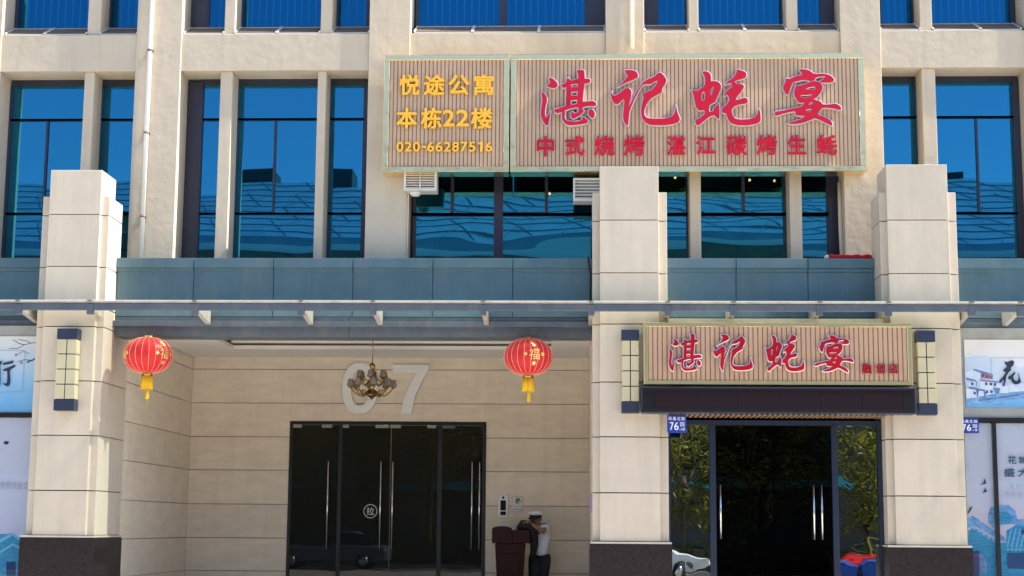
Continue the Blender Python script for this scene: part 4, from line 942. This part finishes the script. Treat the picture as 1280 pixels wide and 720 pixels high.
# ================================================================== posters
def flat(poly, Y, off): return [(x, Y-off, z) for x, z in (P(u, v, Y) for u, v in poly)]
def poster(name, label, u0_, u1_, v0_, v1_, Y, stops):
    x0, z1 = P(u0_, v0_, Y); x1, z0 = P(u1_, v1_, Y); print_grad(name+'_print', stops, z0, z1)
    t = thing(name, ((x0+x1)/2, Y, z0), label, 'poster'); part(MB().box(x0, x1, Y, Y+.006, z0, z1), 'printed_sheet', name+'_print', t); return t
def ink(t, polys, Y, m, off, name='print_layer'):
    b = MB()
    for i, p in enumerate(polys): b.add(flat(p, Y, off+.0004*i), [tuple(range(len(p)))])
    return part(b, name, m, t)
mat('ink_roof', (.05, .11, .26), .7, c2=(.16, .30, .52), vscale=9); mat('ink_wall', (.72, .74, .80), .7, c2=(.40, .55, .78), vscale=7); mat('ink_blue', (.05, .21, .50), .7, c2=(.28, .50, .78), vscale=8, stretch=(1, 1, 3)); mat('ink_deep', (.02, .09, .30), .7, var=.4, vscale=9); mat('ink_red', (.36, .07, .10), .7, c2=(.50, .22, .28), vscale=14)
mat('ink_hill', (.42, .54, .73), .7, c2=(.54, .62, .76), vscale=2.5); mat('ink_teal', (.02, .20, .40), .7, c2=(.05, .38, .62), vscale=7, stretch=(1, 1, 4)); mat('ink_dark', (.008, .05, .16), .7); mat('ink_pale', (.20, .50, .75), .7); mat('ink_grey', (.42, .42, .52), .7); mat('ink_line', (.30, .34, .42), .7); mat('ink_text', (.02, .09, .17), .7)
YA = YPO+.012
pr = poster('river_town_poster', 'blue ink poster of white riverside houses with a brush character', 1205, 1420, 424.5, 510, YA, [(0, (.10, .33, .62)), (.2, (.22, .47, .75)), (.42, (.50, .62, .80)), (.65, (.64, .68, .76)), (1, (.66, .63, .62))])
def Q(p): return [(1200+x/7.575, 420+y/7.575) for x, y in p]
ink(pr, [Q([(45,205),(120,190),(250,183),(330,215),(420,230),(560,300),(900,250),(1400,330),(1400,430),(45,430)])], YA, 'ink_hill', .001, 'hill')
ink(pr, [Q([(60,560),(180,560),(330,545),(600,525),(1400,560),(1400,640),(600,600),(300,630),(70,650)]), Q([(300,590),(420,570),(400,660),(330,670)])], YA, 'ink_blue', .0016, 'water')
ink(pr, [Q([(55,345),(130,318),(200,355),(200,420),(55,430)]), Q([(190,400),(340,425),(335,545),(190,570)]), Q([(80,430),(160,425),(155,475),(80,480)]), Q([(330,440),(460,470),(455,540),(330,540)]), Q([(60,500),(190,490),(240,580),(60,590)]), Q([(460,450),(640,440),(640,520),(460,530)])], YA, 'ink_wall', .002, 'house_wall')
ink(pr, [Q([(120,318),(140,312),(312,362),(310,376),(200,352),(130,328)]), Q([(55,390),(150,418),(155,432),(60,420)]), Q([(80,478),(240,510),(230,525),(180,515),(170,575),(230,570),(225,520),(250,540),(240,585),(160,580),(150,510),(85,500)]), Q([(180,408),(360,432),(360,442),(200,428)]), Q([(310,488),(380,495),(370,540),(330,545)]), Q([(180,600),(420,570),(600,545),(600,556),(400,590),(170,620)])], YA, 'ink_roof', .0045, 'roof')
ink(pr, [Q([(196,352),(312,374),(308,408),(196,400)]), Q([(150,430),(160,430),(158,475),(148,475)]), Q([(228,420),(300,430),(300,436),(228,428)])], YA, 'ink_red', .007, 'red_storey')
ink(pr, [Q([(a, b), (a+22, b+2), (a+22, b+28), (a, b+26)]) for a, b in ((203,362),(243,370),(283,378),(236,440),(280,442),(318,446),(104,440),(242,516),(285,514),(126,528),(400,450))], YA, 'ink_deep', .0085, 'print_window')
ink(pr, [Q([(293,205),(900,205),(900,209),(293,209)]), Q([(293,210),(297,210),(297,400),(293,400)]), Q([(60,165),(72,172),(100,155),(74,176)])], YA, 'ink_line', .0135, 'border_line')
fbm = MB(); brush(fbm, None, 'hua', YA-.016); part(fbm, 'brush_character', 'ink', pr)
YA2 = YPO+.045
pr2 = poster('old_street_poster', 'pale lilac poster with blue grey tiled roofs in the right shop window', 1205, 1420, 529, 790, YA2, [(0, (.10, .30, .50)), (.25, (.35, .42, .62)), (.45, (.66, .52, .60)), (.62, (.60, .60, .72)), (1, (.62, .64, .74))])
def Q2(p): return [(1180+x/4.235, 550+y/4.235) for x, y in p]
ink(pr2, [Q2([(128,480),(155,462),(300,545),(330,545),(330,1000),(128,1000)]), Q2([(330,480),(380,450),(700,450),(700,1000),(330,1000)])], YA2, 'ink_teal', .001, 'brick_house')
ink(pr2, [Q2([(235,440),(232,400),(245,360),(285,340),(345,345),(378,375),(388,420),(370,445),(300,450),(275,465),(255,462)])], YA2, 'ink_blue', .002, 'gable')
ink(pr2, [Q2([(290,420),(300,385),(330,375),(355,395),(362,430),(345,442),(310,445)])], YA2, 'ink_teal', .003, 'gable_field')
ink(pr2, [Q2([(120,425),(150,400),(320,515),(335,540),(320,545),(155,450),(122,470)]), Q2([(362,420),(700,410),(700,450),(380,455)])], YA2, 'ink_blue', .004, 'roof_edge')
ink(pr2, [Q2([(150+i*26, 452+i*17), (168+i*26, 463+i*17), (166+i*26, 478+i*17), (148+i*26, 467+i*17)]) for i in range(6)]+[Q2([(330+i*22, 575), (344+i*22, 575), (344+i*22, 585), (330+i*22, 585)]) for i in range(16)]+[Q2([(242+9*math.cos(a)+58*math.cos(a)+62, 405-70*math.sin(a)), (262+50*math.cos(a)+40, 405-58*math.sin(a)), (268+50*math.cos(a)+40, 412-52*math.sin(a)), (248+62*math.cos(a)+56, 412-62*math.sin(a))]) for a in (3.0, 2.6, 2.2, 1.8)], YA2, 'ink_pale', .006, 'eave_tile')
ink(pr2, [Q2([(330+i*24, 565), (352+i*24, 470), (358+i*24, 470), (337+i*24, 565)]) for i in range(15)], YA2, 'ink_pale', .0132, 'roof_tile_line')
ink(pr2, [Q2([(155,590),(185,585),(187,1000),(157,1000)]), Q2([(335,600),(700,590),(700,690),(335,680)]), Q2([(405,480),(425,470),(430,500),(410,500)])], YA2, 'ink_dark', .0195, 'dark_opening')
ink(pr2, [Q2([(186,240),(208,225),(212,202),(220,222),(222,232),(205,234)]), Q2([(200,283),(212,268),(214,250),(222,268),(228,272),(210,278)]), Q2([(122,385),(138,355),(150,352),(140,372),(125,392)])], YA2, 'ink', .022, 'bird')
tx = MB()
for ch, a, b, c, d in (('花', 336, 382, 85, 127), ('城', 392, 440, 85, 127), ('盛', 315, 374, 150, 195), ('大', 388, 446, 150, 195)):
    x0, z1 = P(1180+a/4.235, 550+c/4.235, YA2); x1, z0 = P(1180+b/4.235, 550+d/4.235, YA2); letter(tx, ch, x0, x1, z0, z1, YA2-.02, None, .02)
part(tx, 'lettering', 'ink_text', pr2)
tx = MB()
for i, (ch, a, c) in enumerate((('老', 345, 230), ('街', 380, 232), ('坊', 418, 232), ('市', 320, 272), ('井', 352, 276), ('情', 386, 276), ('怀', 418, 276))):
    x0, z1 = P(1180+a/4.235, 550+c/4.235, YA2); x1, z0 = P(1180+(a+24)/4.235, 550+(c+34)/4.235, YA2); letter(tx, ch, x0, x1, z0, z1, YA2-.02, None)
part(tx, 'small_lettering', 'ink_grey', pr2)
# left pair
pl = poster('plum_branch_poster', 'blue poster with plum branches and a brush character at the left edge', -120, 44, 420, 515, YA, [(0, (.10, .33, .60)), (.35, (.22, .46, .72)), (.7, (.45, .57, .72)), (1, (.62, .63, .64))])
def Q3(p): return [(x/5.333, 370+y/5.333) for x, y in p]
fbm = MB(); brush(fbm, None, 'xing', YA-.016); part(fbm, 'brush_character', 'ink', pl)
def line(p, wd): 
    out = []
    for a, b in zip(p[:-1], p[1:]):
        d = Vector((b[0]-a[0], b[1]-a[1])); n_ = Vector((-d.y, d.x)).normalized()*wd/2; out.append([(a[0]+n_.x, a[1]+n_.y), (b[0]+n_.x, b[1]+n_.y), (b[0]-n_.x, b[1]-n_.y), (a[0]-n_.x, a[1]-n_.y)])
    return out
br = []
for p, wd in (([(250,330),(235,310),(205,315),(165,325),(130,318),(85,290)], 4), ([(205,315),(180,300),(150,295),(125,290)], 3), ([(165,325),(120,350),(60,352)], 3), ([(240,412),(215,430),(200,432),(180,445)], 8), ([(215,430),(160,425),(115,440)], 3), ([(200,385),(160,370),(120,390)], 2)): br += [Q3(q) for q in line(p, wd)]
ink(pl, br, YA, 'ink', .001, 'branch'); 
ink(pl, [Q3([(cx_+9*math.cos(q), cy_+9*math.sin(q)) for q in [k*.6283 for k in range(10)]]) for cx_, cy_ in ((108,394),(143,446))], YA, 'ink_red', .009, 'blossom')
ink(pl, [Q3(q) for q in line([(-200,362),(168,365),(150,640),(-200,645)], 3)], YA, 'ink_line', .0105, 'border_line')
pl2 = poster('lilac_window_poster', 'pale lilac poster with a blue tiled house in the left shop window', -120, 41, 521.5, 790, YA2, [(0, (.08, .30, .50)), (.3, (.55, .55, .70)), (.6, (.62, .63, .76)), (1, (.66, .66, .74))])
def Q4(p): return [(x/5.333, 585+y/5.333) for x, y in p]
ink(pl2, [Q4([(-300,440),(40,440),(85,432),(140,480),(140,900),(-300,900)])], YA2, 'ink_teal', .001, 'brick_house')
ink(pl2, [Q4([(-100,530),(85,428),(145,475),(140,492),(85,450),(-100,555)]), Q4([(-60,590),(85,500),(135,530),(133,542),(85,515),(-60,612)])], YA2, 'ink_pale', .002, 'roof_edge')
ink(pl2, [Q4([(42,625),(105,625),(105,900),(42,900)])], YA2, 'ink_dark', .004, 'dark_opening')
ink(pl2, [[(4, 553), (8, 551), (11, 553), (7, 556)], [(7, 555), (10, 552.5), (12.5, 551), (9.5, 556)]], YA2, 'ink', .006, 'bird')
tx = MB()
for i, ch in enumerate('安居兴业之'):
    x0, z1 = P(1+i*7.2, 602, YA2); x1, z0 = P(6+i*7.2, 611, YA2); letter(tx, ch, x0, x1, z0, z1, YA2-.014, None)
part(tx, 'small_lettering', 'ink_grey', pl2)

# ================================================================== podium and guard
YM = 26.9
def mx_(u): return PX(u, 680, YM)
def mz_(v): return PZ(650, v, YM)
zp = mz_(662); PD = thing('podium', (mx_(639), YM, .15), 'dark red wooden podium with an arched front by the entrance wall', 'podium')
xa, xb = mx_(616), mx_(664)
arch = [(xa+(xb-xa)*.0, mz_(679)), (xa+(xb-xa)*.52, mz_(679)), (xa+(xb-xa)*.52, mz_(662.5))]
c_, r_ = xa+(xb-xa)*.26, (xb-xa)*.26
top = [(c_+r_*math.cos(q), mz_(662.5)+(mz_(657.8)-mz_(662.5))*max(0, math.sin(q))**.7) for q in [math.pi*k/12 for k in range(13)]]
part(MB().prism_xz([(xa, mz_(679)), (xa+2*r_, mz_(679))]+top, YM-.30, YM-.255), 'arched_crest', 'podium_wood', PD)
part(MB().hexa([(xa+.01, YM-.254, mz_(679)), (xb, YM-.254, mz_(679)), (xb, YM+.25, mz_(679)), (xa+.01, YM+.25, mz_(679)), (xa+.01, YM-.254, mz_(663)), (xb-.02, YM-.254, mz_(662.5)), (xb-.02, YM+.25, mz_(664)), (xa+.01, YM+.25, mz_(664))]), 'desk_top', 'podium_wood', PD, .01)
part(MB().hexa([(xa+.10, YM-.22, .23), (xb-.16, YM-.22, .23), (xb-.16, YM+.2, .23), (xa+.10, YM+.2, .23), (xa+.05, YM-.26, mz_(679)-.001), (xb-.10, YM-.26, mz_(679)-.001), (xb-.10, YM+.22, mz_(679)-.001), (xa+.05, YM+.22, mz_(679)-.001)]), 'body', 'podium_wood', PD, .01)
part(MB().box(xa+.05, xb-.1, YM-.27, YM+.24, .152, .229), 'foot', 'podium_wood', PD, .01)
part(MB().hexa([(xa+.13, YM-.252, .45), (xb-.2, YM-.252, .45), (xb-.2, YM-.225, .45), (xa+.13, YM-.225, .45), (xa+.11, YM-.272, 1.05), (xb-.17, YM-.272, 1.05), (xb-.17, YM-.245, 1.05), (xa+.11, YM-.245, 1.05)]), 'raised_panel', 'podium_wood', PD, .008)
def skin(name, verts, eds, rad, m, par_, sub=2, root=0):
    me = bpy.data.meshes.new(name); me.from_pydata(verts, eds, []); me.materials.append(M[m]); o = bpy.data.objects.new(name, me); C.objects.link(o)
    o.parent = par_; o.matrix_parent_inverse = Matrix.Translation(-par_.location)
    md = o.modifiers.new('skin', 'SKIN'); md.use_smooth_shade = True
    for i, r in enumerate(rad): d = me.skin_vertices[0].data[i]; d.radius = (r, r) if not isinstance(r, tuple) else r; d.use_root = (i == root)
    o.modifiers.new('smooth', 'SUBSURF').levels = sub; o.modifiers['smooth'].render_levels = sub
    # bake so the figure is plain mesh
    dg = bpy.context.evaluated_depsgraph_get(); m2_ = bpy.data.meshes.new_from_object(o.evaluated_get(dg)); o.modifiers.clear(); o.data = m2_
    for p in m2_.polygons: p.use_smooth = True
    return o
YH = 27.05
def H(u, v, dy=0.): x, z = P(u, v, YH+dy); return Vector((x, YH+dy, z))
hip = H(675, 694); GU = thing('person', (hip.x, YH, .15), 'guard in white shirt and peaked cap leaning on the podium', 'person')
chest, neck, head = H(674.5, 668), H(672.5, 657.5), H(669.5, 649)
shR, shL = H(681.5, 660, -.06), H(665, 662, .02); elR, haR = H(679, 664.5, -.30), H(661.5, 653.5, -.30); elL, haL = H(656, 666, -.12), H(650, 661, -.2)
knR, ftR = Vector((hip.x+.05, YH-.12, .62)), Vector((hip.x-.02, YH-.02, .22)); knL, ftL = Vector((hip.x-.10, YH-.16, .62)), Vector((hip.x-.22, YH-.02, .22))
hR, hL = hip+Vector((.09, 0, -.05)), hip+Vector((-.09, 0, -.05))
V_ = [hip, H(675, 682), chest, neck, head+Vector((0, 0, -.02)), head+Vector((-.005, -.01, .10)), shR, elR, haR, shL, elL, haL, hR, knR, ftR, hL, knL, ftL]
E_ = [(0, 1), (1, 2), (2, 3), (3, 4), (4, 5), (2, 6), (6, 7), (7, 8), (2, 9), (9, 10), (10, 11), (0, 12), (12, 13), (13, 14), (0, 15), (15, 16), (16, 17)]
skin('body', V_, E_, [.08, .10, .11, .055, .082, .07, .06, .042, .030, .06, .042, .030, .065, .055, .045, .065, .055, .045], 'skin', GU)
skin('shirt', [H(675, 698), H(675, 684), chest, neck+Vector((0, 0, -.03)), shR, shR*.35+elR*.65, shL, shL*.45+elL*.55], [(0, 1), (1, 2), (2, 3), (2, 4), (4, 5), (2, 6), (6, 7)], [(.185, .16), (.165, .15), (.17, .145), .075, .098, .088, .098, .085], 'shirt', GU)
skin('trousers', [H(675, 686), hR, knR, ftR+Vector((0, 0, .0)), hL, knL, ftL], [(0, 1), (1, 2), (2, 3), (0, 4), (4, 5), (5, 6)], [(.13, .11), .125, .092, .075, .125, .092, .075], 'trousers', GU)
cap = MB().lathe([(0, .115), (.08, .118), (.125, .10), (.13, .075), (.10, .045)], tuple(head+Vector((0, 0, .02))), 20)
part(cap, 'cap_crown', 'cap_white', GU); part(MB().lathe([(.102, .048), (.105, .0), (.10, -.005)], tuple(head+Vector((0, 0, .02))), 20), 'cap_band', 'black', GU)
vis = [(head.x+.10*math.cos(a)-.035, head.y-.085+.075*math.sin(a)-.03, head.z+.008-.012*abs(math.sin(a))) for a in [math.pi+math.pi*k/10 for k in range(11)]]
part(MB().add(vis+[(p[0], p[1], p[2]+.012) for p in vis], [tuple(range(11)), tuple(range(21, 10, -1))]+[(i, (i+1) % 11, (i+1) % 11+11, i+11) for i in range(11)]), 'cap_visor', 'black', GU)
for hnd, to in ((haR, Vector((-1, -.1, .1))), (haL, Vector((-1, -.2, -.35)))):
    b = MB(); to = to.normalized(); sd_ = Vector((0, 0, 1)).cross(to).normalized()
    b.tube([hnd-to*.02, hnd+to*.03, hnd+to*.075], [.028, .036, .030], 8)
    for j, L in enumerate((.060, .072, .068, .052)):
        p0 = hnd+to*.07+sd_*(-.024+.016*j); b.tube([p0, p0+to*L*.5+Vector((0, 0, -.006)), p0+to*L*.85+Vector((0, 0, -.022))], [.0095, .0085, .007], 6)
    p0 = hnd+to*.025+sd_*.033; b.tube([p0, p0+to*.03+sd_*.02, p0+to*.055+sd_*.022], [.011, .010, .008], 6); part(b, 'hand', 'skin', GU)
for s_, sh in ((1, shR), (-1, shL)):
    part(MB().box(sh.x-.07, sh.x+.02, sh.y-.04, sh.y+.04, sh.z+.066, sh.z+.084), 'epaulette', 'black', GU, .004)
fc = MB(); fc.tube([head+Vector((-.055, -.075, .0)), head+Vector((-.075, -.10, -.035)), head+Vector((-.06, -.08, -.045))], [.012, .018, .012], 6)
part(fc, 'nose', 'skin', GU)
for s_ in (-1, 1):
    part(MB().lathe([(0, -.006), (.006, 0), (0, .006)], tuple(head+Vector((-.045+s_*.032, -.082, -.005))), 8), 'eye', 'black', GU); part(MB().lathe([(0, -.03), (.016, -.015), (.018, .01), (0, .03)], tuple(head+Vector((s_*.085, .01, -.01))), 8), 'ear', 'skin', GU)
part(MB().tube([head+Vector((-.075, -.075, -.075)), head+Vector((-.045, -.088, -.078)), head+Vector((-.01, -.08, -.074))], .006, 6), 'mouth', 'podium_wood', GU)
for ft in (ftR, ftL): part(MB().tube([ft+Vector((.0, .06, -.035)), ft+Vector((-.03, -.04, -.035)), ft+Vector((-.08, -.16, -.045))], [.04, .045, .03], 8), 'shoe', 'black', GU)
part(MB().box(shR.x-.13, shR.x-.085, shR.y-.12, shR.y-.10, shR.z-.10, shR.z-.075), 'badge', 'black', GU)
jk = MB(); ja = H(657, 661.5, -.25); jk.tube([ja+Vector((-.13, 0, .0)), ja+Vector((-.05, 0, .07)), ja+Vector((.06, .0, .06)), ja+Vector((.12, 0, -.06)), ja+Vector((.15, 0, -.25)), ja+Vector((.12, 0, -.5))], [.04, .09, .10, .09, .07, .04], 10)
tag(jk.build('black_jacket', 'trousers', None), 'black jacket draped over the corner of the podium', 'jacket')

# ================================================================== across the street (seen only in the glass)
OB = thing('long_building', (0, -30, 0), 'long building with a sloping blue seamed roof mirrored in the upper windows', 'building')
part(MB().box(-75, 75, -46, -30, 0, 14.8), 'wall', 'opp_wall', OB)
part(MB().hexa([(-76, -29.2, 15.3), (76, -29.2, 15.3), (76, -45, 21.6), (-76, -45, 21.6), (-76, -29.2, 15.7), (76, -29.2, 15.7), (76, -45, 22.0), (-76, -45, 22.0)]), 'roof', 'opp_roof', OB)
part(MB().box(-76, 76, -29.6, -29.1, 14.93, 15.28), 'fascia', 'opp_fascia', OB)
part(MB().box(-76, 76, -29.9, -28.9, 13.6, 14.9), 'dark_eave', 'opp_brown', OB)
sm = MB()
for i in range(-24, 25):
    for sgn in (-1, 1):
        for k in range(4):
            xa = i*3.1+sgn*(.775 if k % 2 else -.775); xb = i*3.1+sgn*(-.775 if k % 2 else .775); ya, yb = -29.4-3.9*k, -29.4-3.9*(k+1)
            za, zb2 = 15.72+6.3*(-29.2-ya)/15.8, 15.72+6.3*(-29.2-yb)/15.8
            sm.hexa([(xa-.022, ya, za), (xa+.022, ya, za), (xb+.022, yb, zb2), (xb-.022, yb, zb2), (xa-.022, ya, za+.03), (xa+.022, ya, za+.03), (xb+.022, yb, zb2+.03), (xb-.022, yb, zb2+.03)])
for k in range(9):
    ya = -30.2-1.7*k; za = 15.72+6.3*(-29.2-ya)/15.8; sm.hexa([(-76, ya, za), (76, ya, za), (76, ya-.06, za+.02), (-76, ya-.06, za+.02), (-76, ya, za+.05), (76, ya, za+.05), (76, ya-.06, za+.07), (-76, ya-.06, za+.07)])
o = part(sm, 'roof_seams', 'opp_seam', OB); o['kind'] = 'stuff'
for i in range(-12, 13):
    for zz in (4.2, 8.2, 11.6):
        part(MB().box(i*6-2.2, i*6+2.2, -30.06, -29.97, zz, zz+2.3), 'window', 'car_glass', OB)
part(MB().box(-75, 75, -30.5, -29.2, 3.4, 3.75), 'shop_fascia', 'opp_teal', OB)
for x, w_, h_ in ((-20, 3.2, .9), (-14.5, 1.2, 1.1), (21, 3.4, .5)):
    tag(MB().box(x-w_/2, x+w_/2, -47.5, -45.2, 21.4, 22+h_).build('rooftop_unit', 'opp_wall', None, .05), {-20: 'wide grey rooftop unit mirrored left of the signs', -14.5: 'narrow grey rooftop unit mirrored just left of the signs', 21: 'low grey rooftop unit mirrored in the rightmost window'}[x], 'rooftop unit', 'units on the mirrored roof')
# street trees
def tree_mesh(seed, H=7.5, R=2.6):
    rnd = random.Random(seed); tr = MB(); tips = []
    tr.tube([(0, 0, -.1), (.03, .02, 1.0), (-.03, .05, 2.2), (.05, 0, 3.4), (0, 0, 4.8)], [.16, .13, .11, .08, .04], 8)
    for k in range(14):
        a = rnd.uniform(0, 6.28); z = rnd.uniform(1.0, 4.4); L = rnd.uniform(1.3, R)
        p = [(0, 0, z), (L*.45*math.cos(a), L*.45*math.sin(a), z+L*.45), (L*math.cos(a+.2), L*math.sin(a+.2), z+L*.75)]; tr.tube(p, [.06, .04, .015], 6); tips.append(p[2]); tips.append(p[1])
    lf = MB(); cl = [(x+rnd.gauss(0, .5), y+rnd.gauss(0, .5), z+rnd.gauss(.2, .5)) for x, y, z in tips for _ in range(4)]
    for c in cl:
        cr = rnd.uniform(.35, .75)
        for _ in range(80):
            p = Vector((rnd.gauss(0, 1), rnd.gauss(0, 1), rnd.gauss(0, 1))).normalized()*cr*rnd.uniform(.5, 1.); p = Vector(c)+p
            d = Vector((rnd.uniform(-1, 1), rnd.uniform(-1, 1), rnd.uniform(-.7, .3))).normalized(); n_ = d.cross(Vector((rnd.uniform(-1, 1), rnd.uniform(-1, 1), 1))).normalized(); L = rnd.uniform(.09, .17)
            lf.add([p, p+d*L*.5+n_*L*.32, p+d*L, p+d*L*.5-n_*L*.32], [(0, 1, 2, 3)])
    return tr, lf
TL = ['mirrored in the left leaf of the entrance doors', 'mirrored in the middle of the entrance doors', 'mirrored in the right leaf of the entrance doors', 'mirrored in the left side glass of the restaurant door', 'between the two side glasses of the restaurant door', 'mirrored in the right side glass of the restaurant door', 'mirrored beyond the right side glass']
protos = []
for i, (x, y, sc) in enumerate(((-12.2, -9, 1.05), (-9.2, -10.2, .95), (-6, -9.2, 1.1), (3.6, -8.6, 1.0), (6.3, -10.0, 1.0), (9.6, -8.8, 1.05), (12.6, -9.6, .95))):
    t = thing('street_tree', (0, 0, 0), 'leafy young street tree '+TL[i], 'tree', 'street trees across the road')
    if i < 2:
        tr, lf = tree_mesh(i+3); a = tr.build('trunk', 'bark', None); a.parent = t; b = lf.build('crown', 'leaf', None, fixn=False); b.parent = t; protos.append((a, b))
    else:
        for o in protos[i % 2]: c = o.copy(); C.objects.link(c); c.parent = t
    t.location = (x, y, 0); t.rotation_euler = (0, 0, i*1.3); t.scale = (sc, sc, sc)
# clipped hedge
hd = MB(); rnd = random.Random(5)
for _ in range(9000):
    x = rnd.uniform(-22, 22); f = rnd.random(); y, z = (-6.75+rnd.gauss(0, .04), rnd.uniform(.05, .85)) if f < .55 else (rnd.uniform(-7.5, -6.75), .85+rnd.gauss(0, .05))
    p = Vector((x, y, z)); d = Vector((rnd.uniform(-1, 1), rnd.uniform(-1, 1), rnd.uniform(-.4, 1))).normalized(); n_ = d.cross(Vector((rnd.uniform(-1, 1), rnd.uniform(-1, 1), .3))).normalized(); L = rnd.uniform(.07, .13)
    hd.add([p, p+d*L*.5+n_*L*.35, p+d*L, p+d*L*.5-n_*L*.35], [(0, 1, 2, 3)])
hb = thing('hedge', (0, -7.1, 0), 'long clipped green hedge across the road mirrored in the door glass', 'hedge'); part(MB().box(-22, 22, -7.45, -6.8, 0, .8), 'hedge_core', 'soil', hb)
o = hd.build('foliage', 'leaf_dark', hb, fixn=False); o['kind'] = 'stuff'
# parked cars
def car(x, y, paint, label, flip=False):
    t = thing('parked_car', (x, y, -.16), label, 'car', 'cars parked across the road'); s = -1 if flip else 1
    low = [(0, .35), (.02, .62), (.12, .74), (.9, .88), (1.25, .93), (3.6, .95), (4.35, .92), (4.45, .75), (4.45, .35), (3.95, .28), (.5, .28)]
    def rib_(prof, w0, w1, name, m, par_, bev):
        zmin, zmax = min(p[1] for p in prof), max(p[1] for p in prof); b = MB(); n = len(prof); vs_ = []
        for sg in (-1, 1): vs_ += [(x+s*p[0], y+sg*(w0+(w1-w0)*(p[1]-zmin)/(zmax-zmin)), p[1]-.16) for p in prof]
        b.add(vs_, [tuple(range(n)), tuple(range(2*n-1, n-1, -1))]+[(i, (i+1) % n, (i+1) % n+n, i+n) for i in range(n)]); return part(b, name, m, par_, bev)
    rib_(low, .88, .80, 'body', paint, t, .05); rib_([(1.15, .90), (1.75, 1.36), (2.2, 1.44), (3.2, 1.42), (3.95, .93)], .80, .62, 'greenhouse', 'car_glass', t, .04)
    rib_([(1.72, 1.36), (2.2, 1.46), (3.2, 1.44), (3.4, 1.32), (3.2, 1.38), (2.2, 1.40)], .655, .62, 'roof', paint, t, .01)
    for wx in (.85, 3.55):
        for sg in (-1, 1):
            c = (x+s*wx, y+sg*.80, .165); ax = [(c[0], c[1]-.1, c[2]), (c[0], c[1]+.1, c[2])]
            wl = part(MB().tube(ax, .32, 18), 'wheel', 'tyre', t); part(MB().tube([(c[0], c[1]-.11, c[2]), (c[0], c[1]+.11, c[2])], .19, 12), 'rim', 'steel', wl)
    for sg in (-1, 1): part(MB().box(min(x+s*.03, x+s*.3), max(x+s*.03, x+s*.3), y+sg*.72-.13, y+sg*.72+.13, .46, .57), 'headlight', 'steel', t, .02)
car(4.0, -4.3, 'car_paint', 'white car parked across the road mirrored in the left side glass', True)
car(7.9, -4.6, 'red_paint', 'red car parked across the road mirrored in the right side glass')
car(-11.5, -4.4, 'opp_seam', 'dark car parked across the road mirrored in the entrance doors', False)
for i, x in enumerate((8.05, 8.75)):
    t = thing('wheeled_bin', (x, -2.9, -.16), ['left of two blue wheeled bins mirrored in the right side glass', 'right of two blue wheeled bins mirrored in the right side glass'][i], 'bin', 'blue bins at the roadside')
    part(MB().hexa([(x-.24, -3.15, -.1), (x+.24, -3.15, -.1), (x+.24, -2.65, -.1), (x-.24, -2.65, -.1), (x-.30, -3.22, .52), (x+.30, -3.22, .52), (x+.30, -2.58, .52), (x-.30, -2.58, .52)]), 'bin_body', 'bin_blue', t, .02)
    part(MB().hexa([(x-.32, -3.25, .525), (x+.32, -3.25, .525), (x+.32, -2.55, .525), (x-.32, -2.55, .525), (x-.28, -3.2, .60), (x+.28, -3.2, .60), (x+.28, -2.6, .575), (x-.28, -2.6, .575)]), 'lid', 'bin_blue', t, .015)
    for sg in (-1, 1): part(MB().tube([(x+sg*.25-.03, -3.25, -.06), (x+sg*.25+.03, -3.25, -.06)], .10, 12), 'wheel', 'tyre', t)
rl = thing('yellow_railing', (9.6, -6.2, 0), 'short yellow railing by the hedge mirrored in the right side glass', 'railing')
part(MB().tube([(9.2, -6.2, 1.25), (11.4, -6.2, 1.25)], .035, 8), 'top_rail', 'rail_yellow', rl); part(MB().tube([(9.2, -6.2, .6), (11.4, -6.2, .6)], .03, 8), 'lower_rail', 'rail_yellow', rl)
for x in (9.2, 10.3, 11.4): part(MB().tube([(x, -6.2, 0), (x, -6.2, 1.24)], .035, 8), 'post', 'rail_yellow', rl)
